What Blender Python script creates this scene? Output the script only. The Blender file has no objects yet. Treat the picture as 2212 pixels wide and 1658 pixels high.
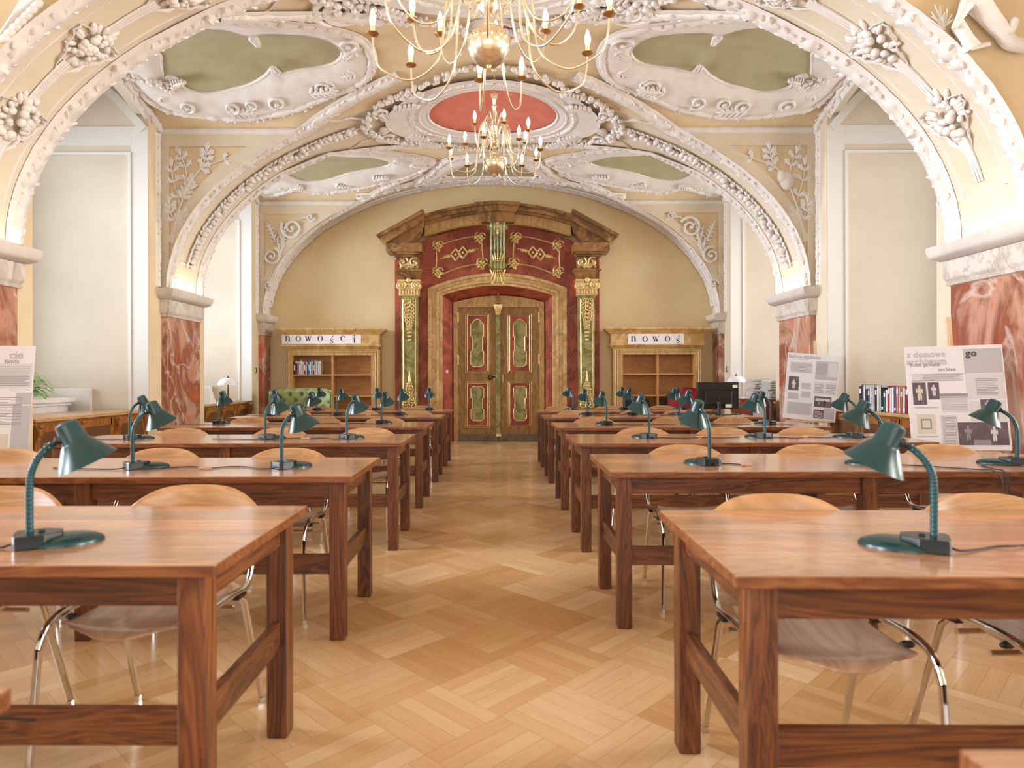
import bpy, bmesh, math, random
from mathutils import Vector, Matrix, noise, geometry
SC = bpy.context.scene
COL = SC.collection
PI = math.pi
R = random.Random(7)

# ------------------------------------------------------------------ camera
cam = bpy.data.cameras.new('camera')
camo = bpy.data.objects.new('camera', cam)
COL.objects.link(camo)
camo.location = (0, 0, 1.2)
camo.rotation_euler = (PI/2, 0.0025, 0)
cam.sensor_width = 36
cam.lens = 36*1435/2212
cam.shift_x = 29/2212
cam.shift_y = -10/2212
cam.clip_start = 0.05
cam.dof.use_dof = True
cam.dof.focus_distance = 7.0
cam.dof.aperture_fstop = 3.2
SC.camera = camo
# ------------------------------------------------------------------ world and exposure
w = bpy.data.worlds.new('world')
SC.world = w
w.use_nodes = True
w.node_tree.nodes['Background'].inputs[0].default_value = (0.85, 0.92, 1.0, 1)
w.node_tree.nodes['Background'].inputs[1].default_value = 1.0
SC.view_settings.view_transform = 'Standard'
SC.view_settings.look = 'None'
SC.view_settings.gamma = 1
SC.view_settings.use_curve_mapping = False
SC.view_settings.exposure = 0.22

# ------------------------------------------------------------------ room constants
XC, A, CR = -.13, 4.23, 4.95
XL, XR = XC-A, XC+A
SPR = 2.4
PIERS = [(-2.3, -1.35), (1.4, 2.35), (5.07, 6.03), (8.76, 9.715), (12.3, 12.72)]
BAYS = [(-5, -2.3), (-1.35, 1.4), (2.35, 5.07), (6.03, 8.76), (9.715, 12.3)]
YW, YB = 12.72, -5.0
OX = 2.0      # depth of the window niches

def area(loc, rot, sx, sy, power, col, name='window_light', spread=84):
    l = bpy.data.lights.new(name, 'AREA')
    l.shape = 'RECTANGLE'; l.spread = math.radians(spread); l.size = sx; l.size_y = sy; l.energy = power; l.color = col
    o = bpy.data.objects.new(name, l); COL.objects.link(o)
    o.location = loc; o.rotation_euler = rot
    return o
WINPOW_L, WINPOW_R = 86, 54
# added fill lights behind the camera, set in made-up rear wall openings
for x in (-2.4, 0, 2.4):
    area((x, YB+.03, 2.2), (PI/2, 0, 0), 1.5, 3.0, 42, (.97, .97, 1.0), 'rear_fill', 160)
for i, (a, b) in enumerate(BAYS):
    yc = (a+b)/2; kf = (1.6, 1.9, 1.75, 1.1, 1.3)[i]
    area((XL-.09-OX+.02, yc, 2.75), (0, -PI/2, 0), 3.1, 1.5, WINPOW_L*kf, (.82, .91, 1.0), 'daylight_left')
    area((XR+.09+OX-.02, yc, 2.75), (0, PI/2, 0), 3.1, 1.5, WINPOW_R*kf, (1.0, .97, .92), 'daylight_right')
# floodlights that lie on the imposts and wash the arches
for (a, b) in (PIERS[2], PIERS[3]):
    for s, X in ((1, XL), (-1, XR)):
        area((X+s*.075, (a+b)/2, 2.43), (0, PI-s*.12, 0), .07, (b-a)*.9, .6 if a < 6 else 1.4, (1, .88, .72), 'arch_floodlight', 150)
# ------------------------------------------------------------------ materials
def lin(h):
    h = h.lstrip('#')
    c = [int(h[i:i+2], 16)/255 for i in (0, 2, 4)]
    return tuple((x/12.92 if x <= .04045 else ((x+.055)/1.055)**2.4) for x in c)+(1,)

class NT:
    def __init__(s, name):
        s.m = bpy.data.materials.new(name); s.m.use_nodes = True
        s.t = s.m.node_tree; s.b = s.t.nodes['Principled BSDF']
    def n(s, typ, **kw):
        x = s.t.nodes.new(typ)
        for k, v in kw.items(): setattr(x, k, v)
        return x
    def set(s, node, i, v):
        if hasattr(v, 'is_linked') or hasattr(v, 'links'): s.t.links.new(v, node.inputs[i])
        else: node.inputs[i].default_value = v
    def math(s, op, a, b=None):
        x = s.n('ShaderNodeMath', operation=op); s.set(x, 0, a)
        if b is not None: s.set(x, 1, b)
        return x.outputs[0]
    def mix(s, f, a, b, blend='MIX'):
        x = s.n('ShaderNodeMix', data_type='RGBA', blend_type=blend)
        s.set(x, 0, f); s.set(x, 6, a); s.set(x, 7, b)
        return x.outputs[2]
    def coord(s, scale=(1, 1, 1), rot=(0, 0, 0), loc=(0, 0, 0), rnd=True):
        tc = s.n('ShaderNodeTexCoord')
        v = tc.outputs['Object']
        if rnd:
            oi = s.n('ShaderNodeObjectInfo')
            m = s.n('ShaderNodeVectorMath', operation='SCALE')
            cx = s.n('ShaderNodeCombineXYZ')
            for k in range(3): s.t.links.new(oi.outputs['Random'], cx.inputs[k])
            s.t.links.new(cx.outputs[0], m.inputs[0]); m.inputs['Scale'].default_value = 17.3
            ad = s.n('ShaderNodeVectorMath', operation='ADD')
            s.t.links.new(v, ad.inputs[0]); s.t.links.new(m.outputs[0], ad.inputs[1]); v = ad.outputs[0]
        mp = s.n('ShaderNodeMapping')
        s.t.links.new(v, mp.inputs[0])
        mp.inputs['Location'].default_value = loc; mp.inputs['Rotation'].default_value = rot; mp.inputs['Scale'].default_value = scale
        return mp.outputs[0]
    def noise(s, vec, scale, detail=4, rough=.55, dist=0):
        x = s.n('ShaderNodeTexNoise'); s.t.links.new(vec, x.inputs['Vector'])
        x.inputs['Scale'].default_value = scale; x.inputs['Detail'].default_value = detail
        x.inputs['Roughness'].default_value = rough; x.inputs['Distortion'].default_value = dist
        return x.outputs['Fac']
    def ramp(s, f, stops):
        x = s.n('ShaderNodeValToRGB'); s.t.links.new(f, x.inputs[0])
        e = x.color_ramp.elements
        while len(e) < len(stops): e.new(.5)
        for k, (p, c) in enumerate(stops):
            e[k].position = p; e[k].color = lin(c) if isinstance(c, str) else c
        return x.outputs[0]
    def bump(s, h, strength, dist=.01):
        x = s.n('ShaderNodeBump'); s.t.links.new(h, x.inputs['Height'])
        x.inputs['Strength'].default_value = strength; x.inputs['Distance'].default_value = dist
        s.t.links.new(x.outputs[0], s.b.inputs['Normal'])
    def fin(s, col=None, rough=.6, metal=0, coat=0, spec=None):
        if col is not None: s.set(s.b, 'Base Color', lin(col) if isinstance(col, str) else col)
        s.set(s.b, 'Roughness', rough); s.b.inputs['Metallic'].default_value = metal
        s.b.inputs['Coat Weight'].default_value = coat; s.b.inputs['Coat Roughness'].default_value = .12
        if spec is not None: s.b.inputs['Specular IOR Level'].default_value = spec
        return s.m

def plain(name, c, rough=.5, metal=0, coat=0, var=0, scale=6, c2=None, bump=0, bscale=40, spec=None):
    t = NT(name); col = lin(c)
    if var or c2:
        f = t.noise(t.coord(), scale, 5)
        c2l = lin(c2) if c2 else tuple(x*(1-var) for x in col[:3])+(1,)
        col = t.ramp(f, [(.32, c2l), (.68, col)])
    if bump:
        t.bump(t.noise(t.coord(rnd=False), bscale, 4), bump)
    return t.fin(col, rough, metal, coat, spec)

def wood(name, dark, mid, light, axis, rough=.35, stretch=1.6, cross=22, coat=0, block=0, dist=1.2, bumpv=.05):
    t = NT(name)
    sc = [cross]*3; sc[axis] = stretch
    v = t.coord(tuple(sc))
    f1 = t.noise(v, 1.0, 6, .6, dist)
    sc2 = [cross*.22]*3; sc2[axis] = stretch*.45
    f2 = t.noise(t.coord(tuple(sc2), loc=(3, 5, 1)), 1.0, 3, .5, 2.5)
    rings = t.math('FRACT', t.math('MULTIPLY', f2, 9.0))
    rg = t.math('ABSOLUTE', t.math('SUBTRACT', rings, .5))
    f = t.math('ADD', t.math('MULTIPLY', f1, .7), t.math('MULTIPLY', rg, .6))
    col = t.ramp(f, [(.25, dark), (.5, mid), (.75, light)])
    if block:
        bs = [1/block]*3; bs[axis] = 1/(block*9)
        x = t.n('ShaderNodeVectorMath', operation='FLOOR'); t.t.links.new(t.coord(tuple(bs)), x.inputs[0])
        wn = t.n('ShaderNodeTexWhiteNoise', noise_dimensions='3D'); t.t.links.new(x.outputs[0], wn.inputs['Vector'])
        g = t.math('ADD', t.math('MULTIPLY', wn.outputs['Value'], .36), .78)
        hs = t.n('ShaderNodeHueSaturation'); t.t.links.new(col, hs.inputs['Color']); t.t.links.new(g, hs.inputs['Value'])
        col = hs.outputs[0]
    t.bump(f1, bumpv, .004)
    return t.fin(col, rough, 0, coat)

def marble(name, c1, c2, c3, vein, scale=1.4, rough=.2, coat=.3, dist=2.2):
    t = NT(name)
    v = t.coord((1, 1, .8), rot=(.3, .2, .5), rnd=True)
    f = t.noise(v, scale, 7, .6, dist)
    col = t.ramp(f, [(.3, c1), (.45, c2), (.58, c3), (.7, c1)])
    f2 = t.noise(t.coord((1, 1, .7), rot=(.5, .1, .9), loc=(4, 2, 7)), scale*.8, 4, .55, dist*.5)
    vn = t.math('ABSOLUTE', t.math('SUBTRACT', f2, .5))
    fac = t.ramp(vn, [(0.0, (.55, .55, .55, 1)), (.018, (0, 0, 0, 1))])
    bw = t.n('ShaderNodeRGBToBW'); t.t.links.new(fac, bw.inputs[0])
    col = t.mix(bw.outputs[0], col, lin(vein))
    return t.fin(col, rough, 0, coat)

def floor_mat():
    t = NT('oak_parquet')
    S = .343
    v = t.coord((1/S, 1/S, 1), rot=(0, 0, PI/4), loc=(-.12, .11, 0), rnd=False)
    sp = t.n('ShaderNodeSeparateXYZ'); t.t.links.new(v, sp.inputs[0])
    u, w_ = sp.outputs[0], sp.outputs[1]
    iu, iw = t.math('FLOOR', u), t.math('FLOOR', w_)
    par = t.math('FLOORED_MODULO', t.math('ADD', iu, iw), 2.0)
    npar = t.math('SUBTRACT', 1.0, par)
    ac = t.math('ADD', t.math('MULTIPLY', u, par), t.math('MULTIPLY', w_, npar))
    al = t.math('ADD', t.math('MULTIPLY', w_, par), t.math('MULTIPLY', u, npar))
    n5 = t.math('MULTIPLY', ac, 5.0)
    sid = t.math('FLOOR', n5)
    cx = t.n('ShaderNodeCombineXYZ')
    t.set(cx, 0, sid); t.set(cx, 1, t.math('FLOOR', al)); t.set(cx, 2, par)
    wn = t.n('ShaderNodeTexWhiteNoise', noise_dimensions='3D'); t.t.links.new(cx.outputs[0], wn.inputs['Vector'])
    cb = t.n('ShaderNodeCombineXYZ'); t.set(cb, 0, iu); t.set(cb, 1, iw)
    wb = t.n('ShaderNodeTexWhiteNoise', noise_dimensions='3D'); t.t.links.new(cb.outputs[0], wb.inputs['Vector'])
    # grain runs along each strip
    cg = t.n('ShaderNodeCombineXYZ')
    t.set(cg, 0, t.math('MULTIPLY', ac, 22.0)); t.set(cg, 1, t.math('MULTIPLY', al, 1.6)); t.set(cg, 2, t.math('MULTIPLY', wn.outputs['Value'], 40.0))
    gr = t.noise(cg.outputs[0], 1.0, 5, .6, .8)
    f = t.math('ADD', t.math('ADD', t.math('MULTIPLY', wn.outputs['Value'], .26), t.math('MULTIPLY', wb.outputs['Value'], .46)), t.math('MULTIPLY', gr, .38))
    col = t.ramp(f, [(.15, '#b88a58'), (.5, '#cda576'), (.9, '#e0c19a')])
    fs = t.math('FRACT', n5); e1 = t.math('MINIMUM', fs, t.math('SUBTRACT', 1.0, fs))
    fu = t.math('FRACT', al); e2 = t.math('MULTIPLY', t.math('MINIMUM', fu, t.math('SUBTRACT', 1.0, fu)), 5.0)
    e = t.math('MINIMUM', e1, e2)
    gap = t.math('LESS_THAN', e, .022)
    col = t.mix(t.math('MULTIPLY', gap, .3), col, lin('#6b4524'))
    rg = t.math('ADD', .16, t.math('MULTIPLY', gr, .12))
    t.bump(gap, .08, .002)
    return t.fin(col, rg, 0, .25)

M = {}
M['cream'] = plain('cream_plaster', '#e3cfae', .85, c2='#d8c19a', scale=2.2, bump=.04)
M['wallcream'] = plain('wall_cream_paint', '#e6d3ab', .8, c2='#dec79a', scale=1.1, bump=.03)
M['pale'] = plain('pale_plaster', '#dfd2bd', .85, c2='#d6c7ae', scale=2.0, bump=.04)
M['jamb'] = plain('niche_paint', '#d9cebe', .85, c2='#cfc3b1', scale=1.3, bump=.02)
M['white'] = plain('white_stucco', '#e7e1dc', .78, c2='#dcd4cd', scale=7, bump=.12, bscale=60)
M['green'] = plain('green_ceiling_paint', '#b2ab8a', .8, c2='#a79f7c', scale=5)
M['red'] = plain('red_ceiling_paint', '#e08672', .8, c2='#d87662', scale=6)
M['marble'] = marble('red_marble', '#bf5b3d', '#8d5240', '#bf917c', '#dccbbb', 1.2, .25, .15, 1.8)
M['greymarble'] = marble('grey_white_marble', '#d3c8bd', '#dcd3ca', '#c3b6ab', '#9b8f86', 2.2, .3)
M['impost'] = plain('impost_stone', '#dcd2ca', .45, c2='#cfc4bb', scale=4)
M['brownmarble'] = marble('brown_marble', '#835a30', '#9c7140', '#684524', '#b99664', 1.7, .4, .05)
M['tanmarble'] = marble('tan_marble', '#c49a5e', '#d1ae74', '#b58a4e', '#e6d4ac', 1.8, .4, .1)
M['redwall'] = marble('portal_red_marble', '#98402a', '#7e3222', '#ac543a', '#a86a48', 2.0, .5, 0, 1.0)
M['greenmarble'] = marble('portal_green_marble', '#88853f', '#a09d62', '#726c30', '#c2c09a', 2.2, .45, 0)
M['gold'] = plain('gilding', '#f6e2b0', .35, metal=.35, c2='#dcb866', scale=18)
M['doorwood'] = wood('marbled_door_wood', '#7d5a30', '#96713f', '#ad8850', 2, .55, 1.2, 9)
M['frame'] = wood('gold_brown_frame', '#a37f48', '#bd9a62', '#cfae78', 2, .5, 1.2, 9)
M['grime'] = plain('door_plinth_stone', '#7e7360', .6, c2='#5f5646', scale=8)
M['iron'] = plain('wrought_iron', '#2a2420', .5, metal=.6)
M['floor'] = floor_mat()
for k, ax in (('x', 0), ('y', 1), ('z', 2)):
    M['wood'+k] = wood('table_wood_'+k, '#3f1f10', '#67391e', '#82502c', ax, .38, 1.6, 26, .05, .12)
M['edge'] = wood('tabletop_edge_shaded', '#552c18', '#784526', '#915d3a', 0, .32, 1.6, 26, .12)  # same wood as the top, with the shade of the side faces in its colour
M['top'] = wood('tabletop_wood', '#9a6b49', '#ae7d59', '#bb8c69', 0, .24, 1.0, 16, .45, .07, .5, .02)
M['beech'] = wood('beech_plywood', '#a9794c', '#bb8c5c', '#c99c6c', 0, .35, 1.2, 12, .3, 0, .8, .02)
M['beechy'] = wood('beech_plywood_seat', '#ab8060', '#bd9473', '#cba584', 1, .32, 1.0, 10, .3, 0, .8, .02)
M['chrome'] = plain('chrome', '#d8d8d8', .08, metal=1)
M['blackplastic'] = plain('black_plastic', '#141414', .4)
M['lampgreen'] = plain('green_lamp_enamel', '#043336', .3, coat=.12)
M['jambtrim'] = plain('niche_border_paint', '#dedbd7', .8)
M['lampneck'] = plain('green_gooseneck', '#074044', .36)
M['lampdark'] = plain('lamp_black', '#081416', .3)
M['tag'] = plain('white_tag', '#e9e6e0', .5)
M['brass'] = plain('polished_brass', '#ecdfc4', .22, metal=.9)
M['brassdark'] = plain('dark_brass', '#a87c4c', .3, metal=.85)
M['candle'] = plain('candle_sleeve', '#ecd6a4', .5)
t = NT('bulb_glow'); t.b.inputs['Emission Color'].default_value = (1, .93, .82, 1); t.b.inputs['Emission Strength'].default_value = 14
M['bulb'] = t.fin('#ffffff', .4)
M['shelf'] = wood('bookcase_shelf_wood', '#b58048', '#c79158', '#d2a166', 0, .45, 1.5, 16)
M['shelfback'] = wood('bookcase_back_wood', '#a5703a', '#b6824b', '#c28f57', 0, .5, 1.5, 16)
M['cabinet'] = wood('radiator_cabinet_wood', '#7a4418', '#98602a', '#b07838', 2, .35, 1.5, 14, .2)
M['cabtop'] = wood('cabinet_top_wood', '#b07c4c', '#c39466', '#cfa47a', 1, .3, 1.5, 14, .3)
t = NT('cane_mesh')
v = t.coord((70, 70, 70), rnd=False)
sp = t.n('ShaderNodeSeparateXYZ'); t.t.links.new(v, sp.inputs[0])
gy = t.math('FRACT', sp.outputs[1]); gz = t.math('FRACT', sp.outputs[2])
g = t.math('MAXIMUM', t.math('LESS_THAN', gy, .35), t.math('LESS_THAN', gz, .35))
M['cane'] = t.fin(t.mix(g, lin('#2a170a'), lin('#7d5027')), .6)
M['paper'] = plain('white_paper', '#e9e6ea', .6)
M['pink'] = plain('cord_connector_plastic', '#c99a84', .5)
M['ink'] = plain('black_ink', '#1c1620', .6)
M['velvet'] = plain('green_upholstery', '#8d9562', .75, c2='#7d8552', scale=8)
M['redcloth'] = plain('red_upholstery', '#9c1420', .75)
M['monitor'] = plain('monitor_plastic', '#15120f', .35)
M['opal'] = plain('opal_glass', '#f0eef2', .15, coat=.5)
M['darkmetal'] = plain('dark_bronze', '#3a2a20', .35, metal=.7)
M['pine'] = wood('easel_pine', '#c9a67e', '#d9bb96', '#e4cbab', 2, .5, 1.5, 12)
M['board'] = plain('poster_board', '#e2dde2', .5)
M['pgrey'] = plain('poster_grey', '#b7b3b8', .5)
M['plight'] = plain('poster_pale_grey', '#cfcace', .5)
M['pphoto'] = plain('poster_photo_tone', '#6d5c66', .5, c2='#57474f', scale=20)
M['pcream'] = plain('poster_cream', '#cfc6b4', .5)
M['ptext'] = plain('poster_text_grey', '#8f8a92', .5)
M['pdark'] = plain('poster_text_dark', '#5a4c58', .5)
M['leaf'] = plain('plant_leaf', '#5d8a3e', .4, c2='#a9c486', scale=30)
M['pot'] = plain('plant_pot', '#c9c4bc', .5)
M['redwood'] = plain('dark_red_cabinet', '#7e3324', .4)
M['news'] = plain('newsprint', '#e0dad6', .8, c2='#c6bfba', scale=40)
BOOKC = {}
def bookmat(c):
    if c not in BOOKC: BOOKC[c] = plain('book_cover_'+c[1:], c, .5)
    return BOOKC[c]

# ------------------------------------------------------------------ mesh helpers
class MB:
    def __init__(s): s.v = []; s.f = []
    def add(s, vs, fs):
        n = len(s.v); s.v += [tuple(p) for p in vs]; s.f += [tuple(i+n for i in f) for f in fs]; return s
    def box(s, x0, x1, y0, y1, z0, z1):
        return s.add([(x0, y0, z0), (x1, y0, z0), (x1, y1, z0), (x0, y1, z0), (x0, y0, z1), (x1, y0, z1), (x1, y1, z1), (x0, y1, z1)],
                     [(0, 3, 2, 1), (4, 5, 6, 7), (0, 1, 5, 4), (1, 2, 6, 5), (2, 3, 7, 6), (3, 0, 4, 7)])
    def obox(s, c, size, m):
        n = len(s.v); a, b, d = (q/2 for q in size)
        s.box(-a, a, -b, b, -d, d)
        for i in range(n, len(s.v)): s.v[i] = tuple(m @ Vector(s.v[i]) + Vector(c))
        return s
    def prism(s, poly, lo, hi, ax=1):
        n = len(poly)
        def mk(p, h):
            if ax == 1: return (p[0], h, p[1])
            if ax == 2: return (p[0], p[1], h)
            return (h, p[0], p[1])
        vs = [mk(p, lo) for p in poly]+[mk(p, hi) for p in poly]
        fs = [tuple(range(n)), tuple(range(2*n-1, n-1, -1))]+[(i, i+n, (i+1) % n+n, (i+1) % n) for i in range(n)]
        return s.add(vs, fs)
    def loft(s, loops, closed=True, caps=True):
        k = len(loops[0]); n = len(s.v)
        for lp in loops: s.v += [tuple(p) for p in lp]
        for i in range(len(loops)-1):
            for j in range(k if closed else k-1):
                a = n+i*k+j; b = n+i*k+(j+1) % k
                s.f.append((a, b, b+k, a+k))
        if caps and closed:
            s.f.append(tuple(n+j for j in range(k-1, -1, -1))); s.f.append(tuple(n+(len(loops)-1)*k+j for j in range(k)))
        return s
    def tube(s, path, r, n=8, closed=False, flat=1.0):
        P = [Vector(p) for p in path]; m = len(P); loops = []
        up = Vector((0, 0, 1)); prev = None
        for i in range(m):
            a = P[(i-1) % m] if closed or i > 0 else P[i]; b = P[(i+1) % m] if closed or i < m-1 else P[i]
            t = (b-a).normalized() if (b-a).length > 1e-9 else Vector((1, 0, 0))
            if prev is None:
                u = up.cross(t)
                if u.length < .1: u = Vector((1, 0, 0)).cross(t)
            else: u = prev-t*prev.dot(t)
            u.normalize(); prev = u; vv = t.cross(u)
            rr = r[i] if isinstance(r, (list, tuple)) else r
            loops.append([P[i]+u*(math.cos(2*PI*j/n)*rr)+vv*(math.sin(2*PI*j/n)*rr*flat) for j in range(n)])
        if closed: loops.append(loops[0])
        return s.loft(loops, True, not closed)
    def lathe(s, prof, c=(0, 0, 0), n=16, m=None):
        loops = []
        for r_, z in prof:
            lp = [Vector((math.cos(2*PI*j/n)*max(r_, 1e-4), math.sin(2*PI*j/n)*max(r_, 1e-4), z)) for j in range(n)]
            if m is not None: lp = [m @ p for p in lp]
            loops.append([p+Vector(c) for p in lp])
        return s.loft(loops)
    def ell(s, c, rad, t=None, nrm=None, nu=6, nv=4):
        t = Vector(t) if t is not None else Vector((1, 0, 0))
        nn = Vector(nrm) if nrm is not None else Vector((0, 0, 1))
        t.normalize(); b = nn.cross(t)
        if b.length < 1e-6: b = Vector((0, 1, 0)).cross(t)
        b.normalize(); nn = t.cross(b)
        c = Vector(c); n0 = len(s.v)
        s.v.append(tuple(c+t*rad[0]))
        for i in range(1, nv):
            a = PI*i/nv
            for j in range(nu):
                q = 2*PI*j/nu
                s.v.append(tuple(c+t*(rad[0]*math.cos(a))+b*(rad[1]*math.sin(a)*math.cos(q))+nn*(rad[2]*math.sin(a)*math.sin(q))))
        s.v.append(tuple(c-t*rad[0])); last = len(s.v)-1
        for j in range(nu):
            s.f.append((n0, n0+1+j, n0+1+(j+1) % nu))
            s.f.append((last, last-nu+(j+1) % nu, last-nu+j))
            for i in range(nv-2):
                a = n0+1+i*nu
                s.f.append((a+j, a+nu+j, a+nu+(j+1) % nu, a+(j+1) % nu))
        return s
    def ribbon(s, pts, ws, y0, y1):
        """flat stroke in the XZ plane"""
        L, Rr = [], []
        for i, p in enumerate(pts):
            a = Vector(pts[max(0, i-1)]); b = Vector(pts[min(len(pts)-1, i+1)]); d = (b-a).normalized()
            nrm = Vector((-d[1], d[0])); w_ = (ws[i] if isinstance(ws, (list, tuple)) else ws)/2
            L.append(Vector(p)+nrm*w_); Rr.append(Vector(p)-nrm*w_)
        loops = [[(L[i][0], y0, L[i][1]), (Rr[i][0], y0, Rr[i][1]), (Rr[i][0], y1, Rr[i][1]), (L[i][0], y1, L[i][1])] for i in range(len(pts))]
        return s.loft(loops)
    def rectprof(s, x0, x1, y0, y1, prof):
        return s.loft([[(x0-o, y0-o, z), (x1+o, y0-o, z), (x1+o, y1+o, z), (x0-o, y1+o, z)] for o, z in prof])
    def build(s, name, mat, parent=None, smooth=35, bevel=0, seg=2, kind=None, subsurf=0, solid=0):
        me = bpy.data.meshes.new(name); me.from_pydata(s.v, [], s.f)
        bm = bmesh.new(); bm.from_mesh(me); bmesh.ops.recalc_face_normals(bm, faces=bm.faces); bm.to_mesh(me); bm.free()
        me.materials.append(M[mat] if isinstance(mat, str) else mat)
        if smooth:
            me.polygons.foreach_set('use_smooth', [True]*len(me.polygons)); me.set_sharp_from_angle(angle=math.radians(smooth))
        o = bpy.data.objects.new(name, me); COL.objects.link(o)
        if parent is not None: o.parent = parent
        if kind: o['kind'] = kind
        if solid:
            md = o.modifiers.new('solid', 'SOLIDIFY'); md.thickness = solid; md.offset = 0
        if bevel:
            md = o.modifiers.new('bevel', 'BEVEL'); md.width = bevel; md.segments = seg; md.limit_method = 'ANGLE'
        if subsurf:
            md = o.modifiers.new('sub', 'SUBSURF'); md.levels = subsurf; md.render_levels = subsurf
        return o

def thing(name, label, cat, loc=(0, 0, 0), rz=0, group=None):
    o = bpy.data.objects.new(name, None); COL.objects.link(o); o.empty_display_size = .1
    o.location = loc; o.rotation_euler = (0, 0, rz); o['label'] = label; o['category'] = cat
    if group: o['group'] = group
    return o
def tag(o, label, cat, group=None):
    o['label'] = label; o['category'] = cat
    if group: o['group'] = group
    return o
def copy_tree(o, parent=None):
    c = o.copy(); COL.objects.link(c); c.parent = parent
    for ch in list(o.children): copy_tree(ch, c)
    return c
def S(mb, name, mat, **kw): return mb.build(name, mat, kind='structure', **kw)
def crom(pts, n=6, closed=False):
    """catmull-rom through the points"""
    P = [Vector(p) for p in pts]; m = len(P); out = []
    for i in range(m if closed else m-1):
        p0 = P[(i-1) % m] if closed or i > 0 else P[i]; p1 = P[i]; p2 = P[(i+1) % m]
        p3 = P[(i+2) % m] if closed or i+2 < m else p2
        for k in range(n):
            t = k/n
            out.append(.5*((2*p1)+(p2-p0)*t+(2*p0-5*p1+4*p2-p3)*t*t+(3*p1-p0-3*p2+p3)*t**3))
    if not closed: out.append(P[-1])
    return out
def arc(cx, cz, rx, rz, a0, a1, n):
    return [(cx+rx*math.cos(math.radians(a0+(a1-a0)*i/n)), cz+rz*math.sin(math.radians(a0+(a1-a0)*i/n))) for i in range(n+1)]
# ------------------------------------------------------------------ vault geometry
def zb(x):
    t = 1-((x-XC)/A)**2
    return SPR+(CR-SPR)*math.sqrt(t) if t > 0 else SPR
def zp(x, y):
    for a, b in BAYS:
        if a <= y <= b:
            t = (y-(a+b)/2)/((b-a)/2)
            k = min(1, max(0, (abs(x-XC)-1.5)/2.7))
            return 4.5+(.47-.1*k)*(1-t*t)
    return 0
def ZC(x, y): return max(zb(x), zp(x, y))
def nrm(x, y):
    e = .02
    n = Vector((ZC(x+e, y)-ZC(x-e, y), ZC(x, y+e)-ZC(x, y-e), -2*e))
    return n.normalized()
XN = A*math.sqrt(1-((4.5-SPR)/(CR-SPR))**2)     # distance from the axis where the penetrations start
def groinY(x, a, b, near):
    """the groin between barrel and penetration inside bay (a,b)"""
    lo, hi = (b, (a+b)/2) if near == 'b' else (a, (a+b)/2)
    for _ in range(30):
        m = (lo+hi)/2
        if zp(x, m) > zb(x): hi = m
        else: lo = m
    return (lo+hi)/2

# floor
S(MB().box(XL-.09-OX-.3, XR+.09+OX+.3, YB-.3, YW+1.2, -.12, 0), 'floor', 'floor', smooth=0)
# ceiling: barrel bands over the piers and groined bays between them
mb = MB()
for a, b in PIERS:
    loops = []
    for i in range(65):
        t = PI*i/64
        x = XC-A*math.cos(t); z = SPR+(CR-SPR)*math.sin(t)
        loops.append([(x, a+(b-a)*j/3, z) for j in range(4)])
    mb.loft(loops, False, False)
S(mb, 'trim_1', 'pale', smooth=60)
mb = MB()
for a, b in BAYS:
    nx, ny = 96, 32
    x0, x1 = XL-.09, XR+.09
    rows = []
    for j in range(ny+1):
        y = a+(b-a)*j/ny
        rows.append([(x0+(x1-x0)*i/nx, y, ZC(x0+(x1-x0)*i/nx, y)) for i in range(nx+1)])
    mb.loft(rows, False, False)
S(mb, 'ceiling', 'cream', smooth=12)
# transverse spandrels above the pilasters
mb = MB()
for a, b in PIERS:
    for s in (-1, 1):
        pts = []
        for i in range(25):
            d = XN+(A-XN)*i/24
            pts.append((XC+s*d, zb(XC+s*d)))
        pts += [(XC+s*(A+.09), SPR), (XC+s*(A+.09), 4.5)]
        for y in ((a, a+.004), (b-.004, b)): mb.prism(pts, y[0], y[1])
S(mb, 'trim_2', 'cream', smooth=0)
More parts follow.
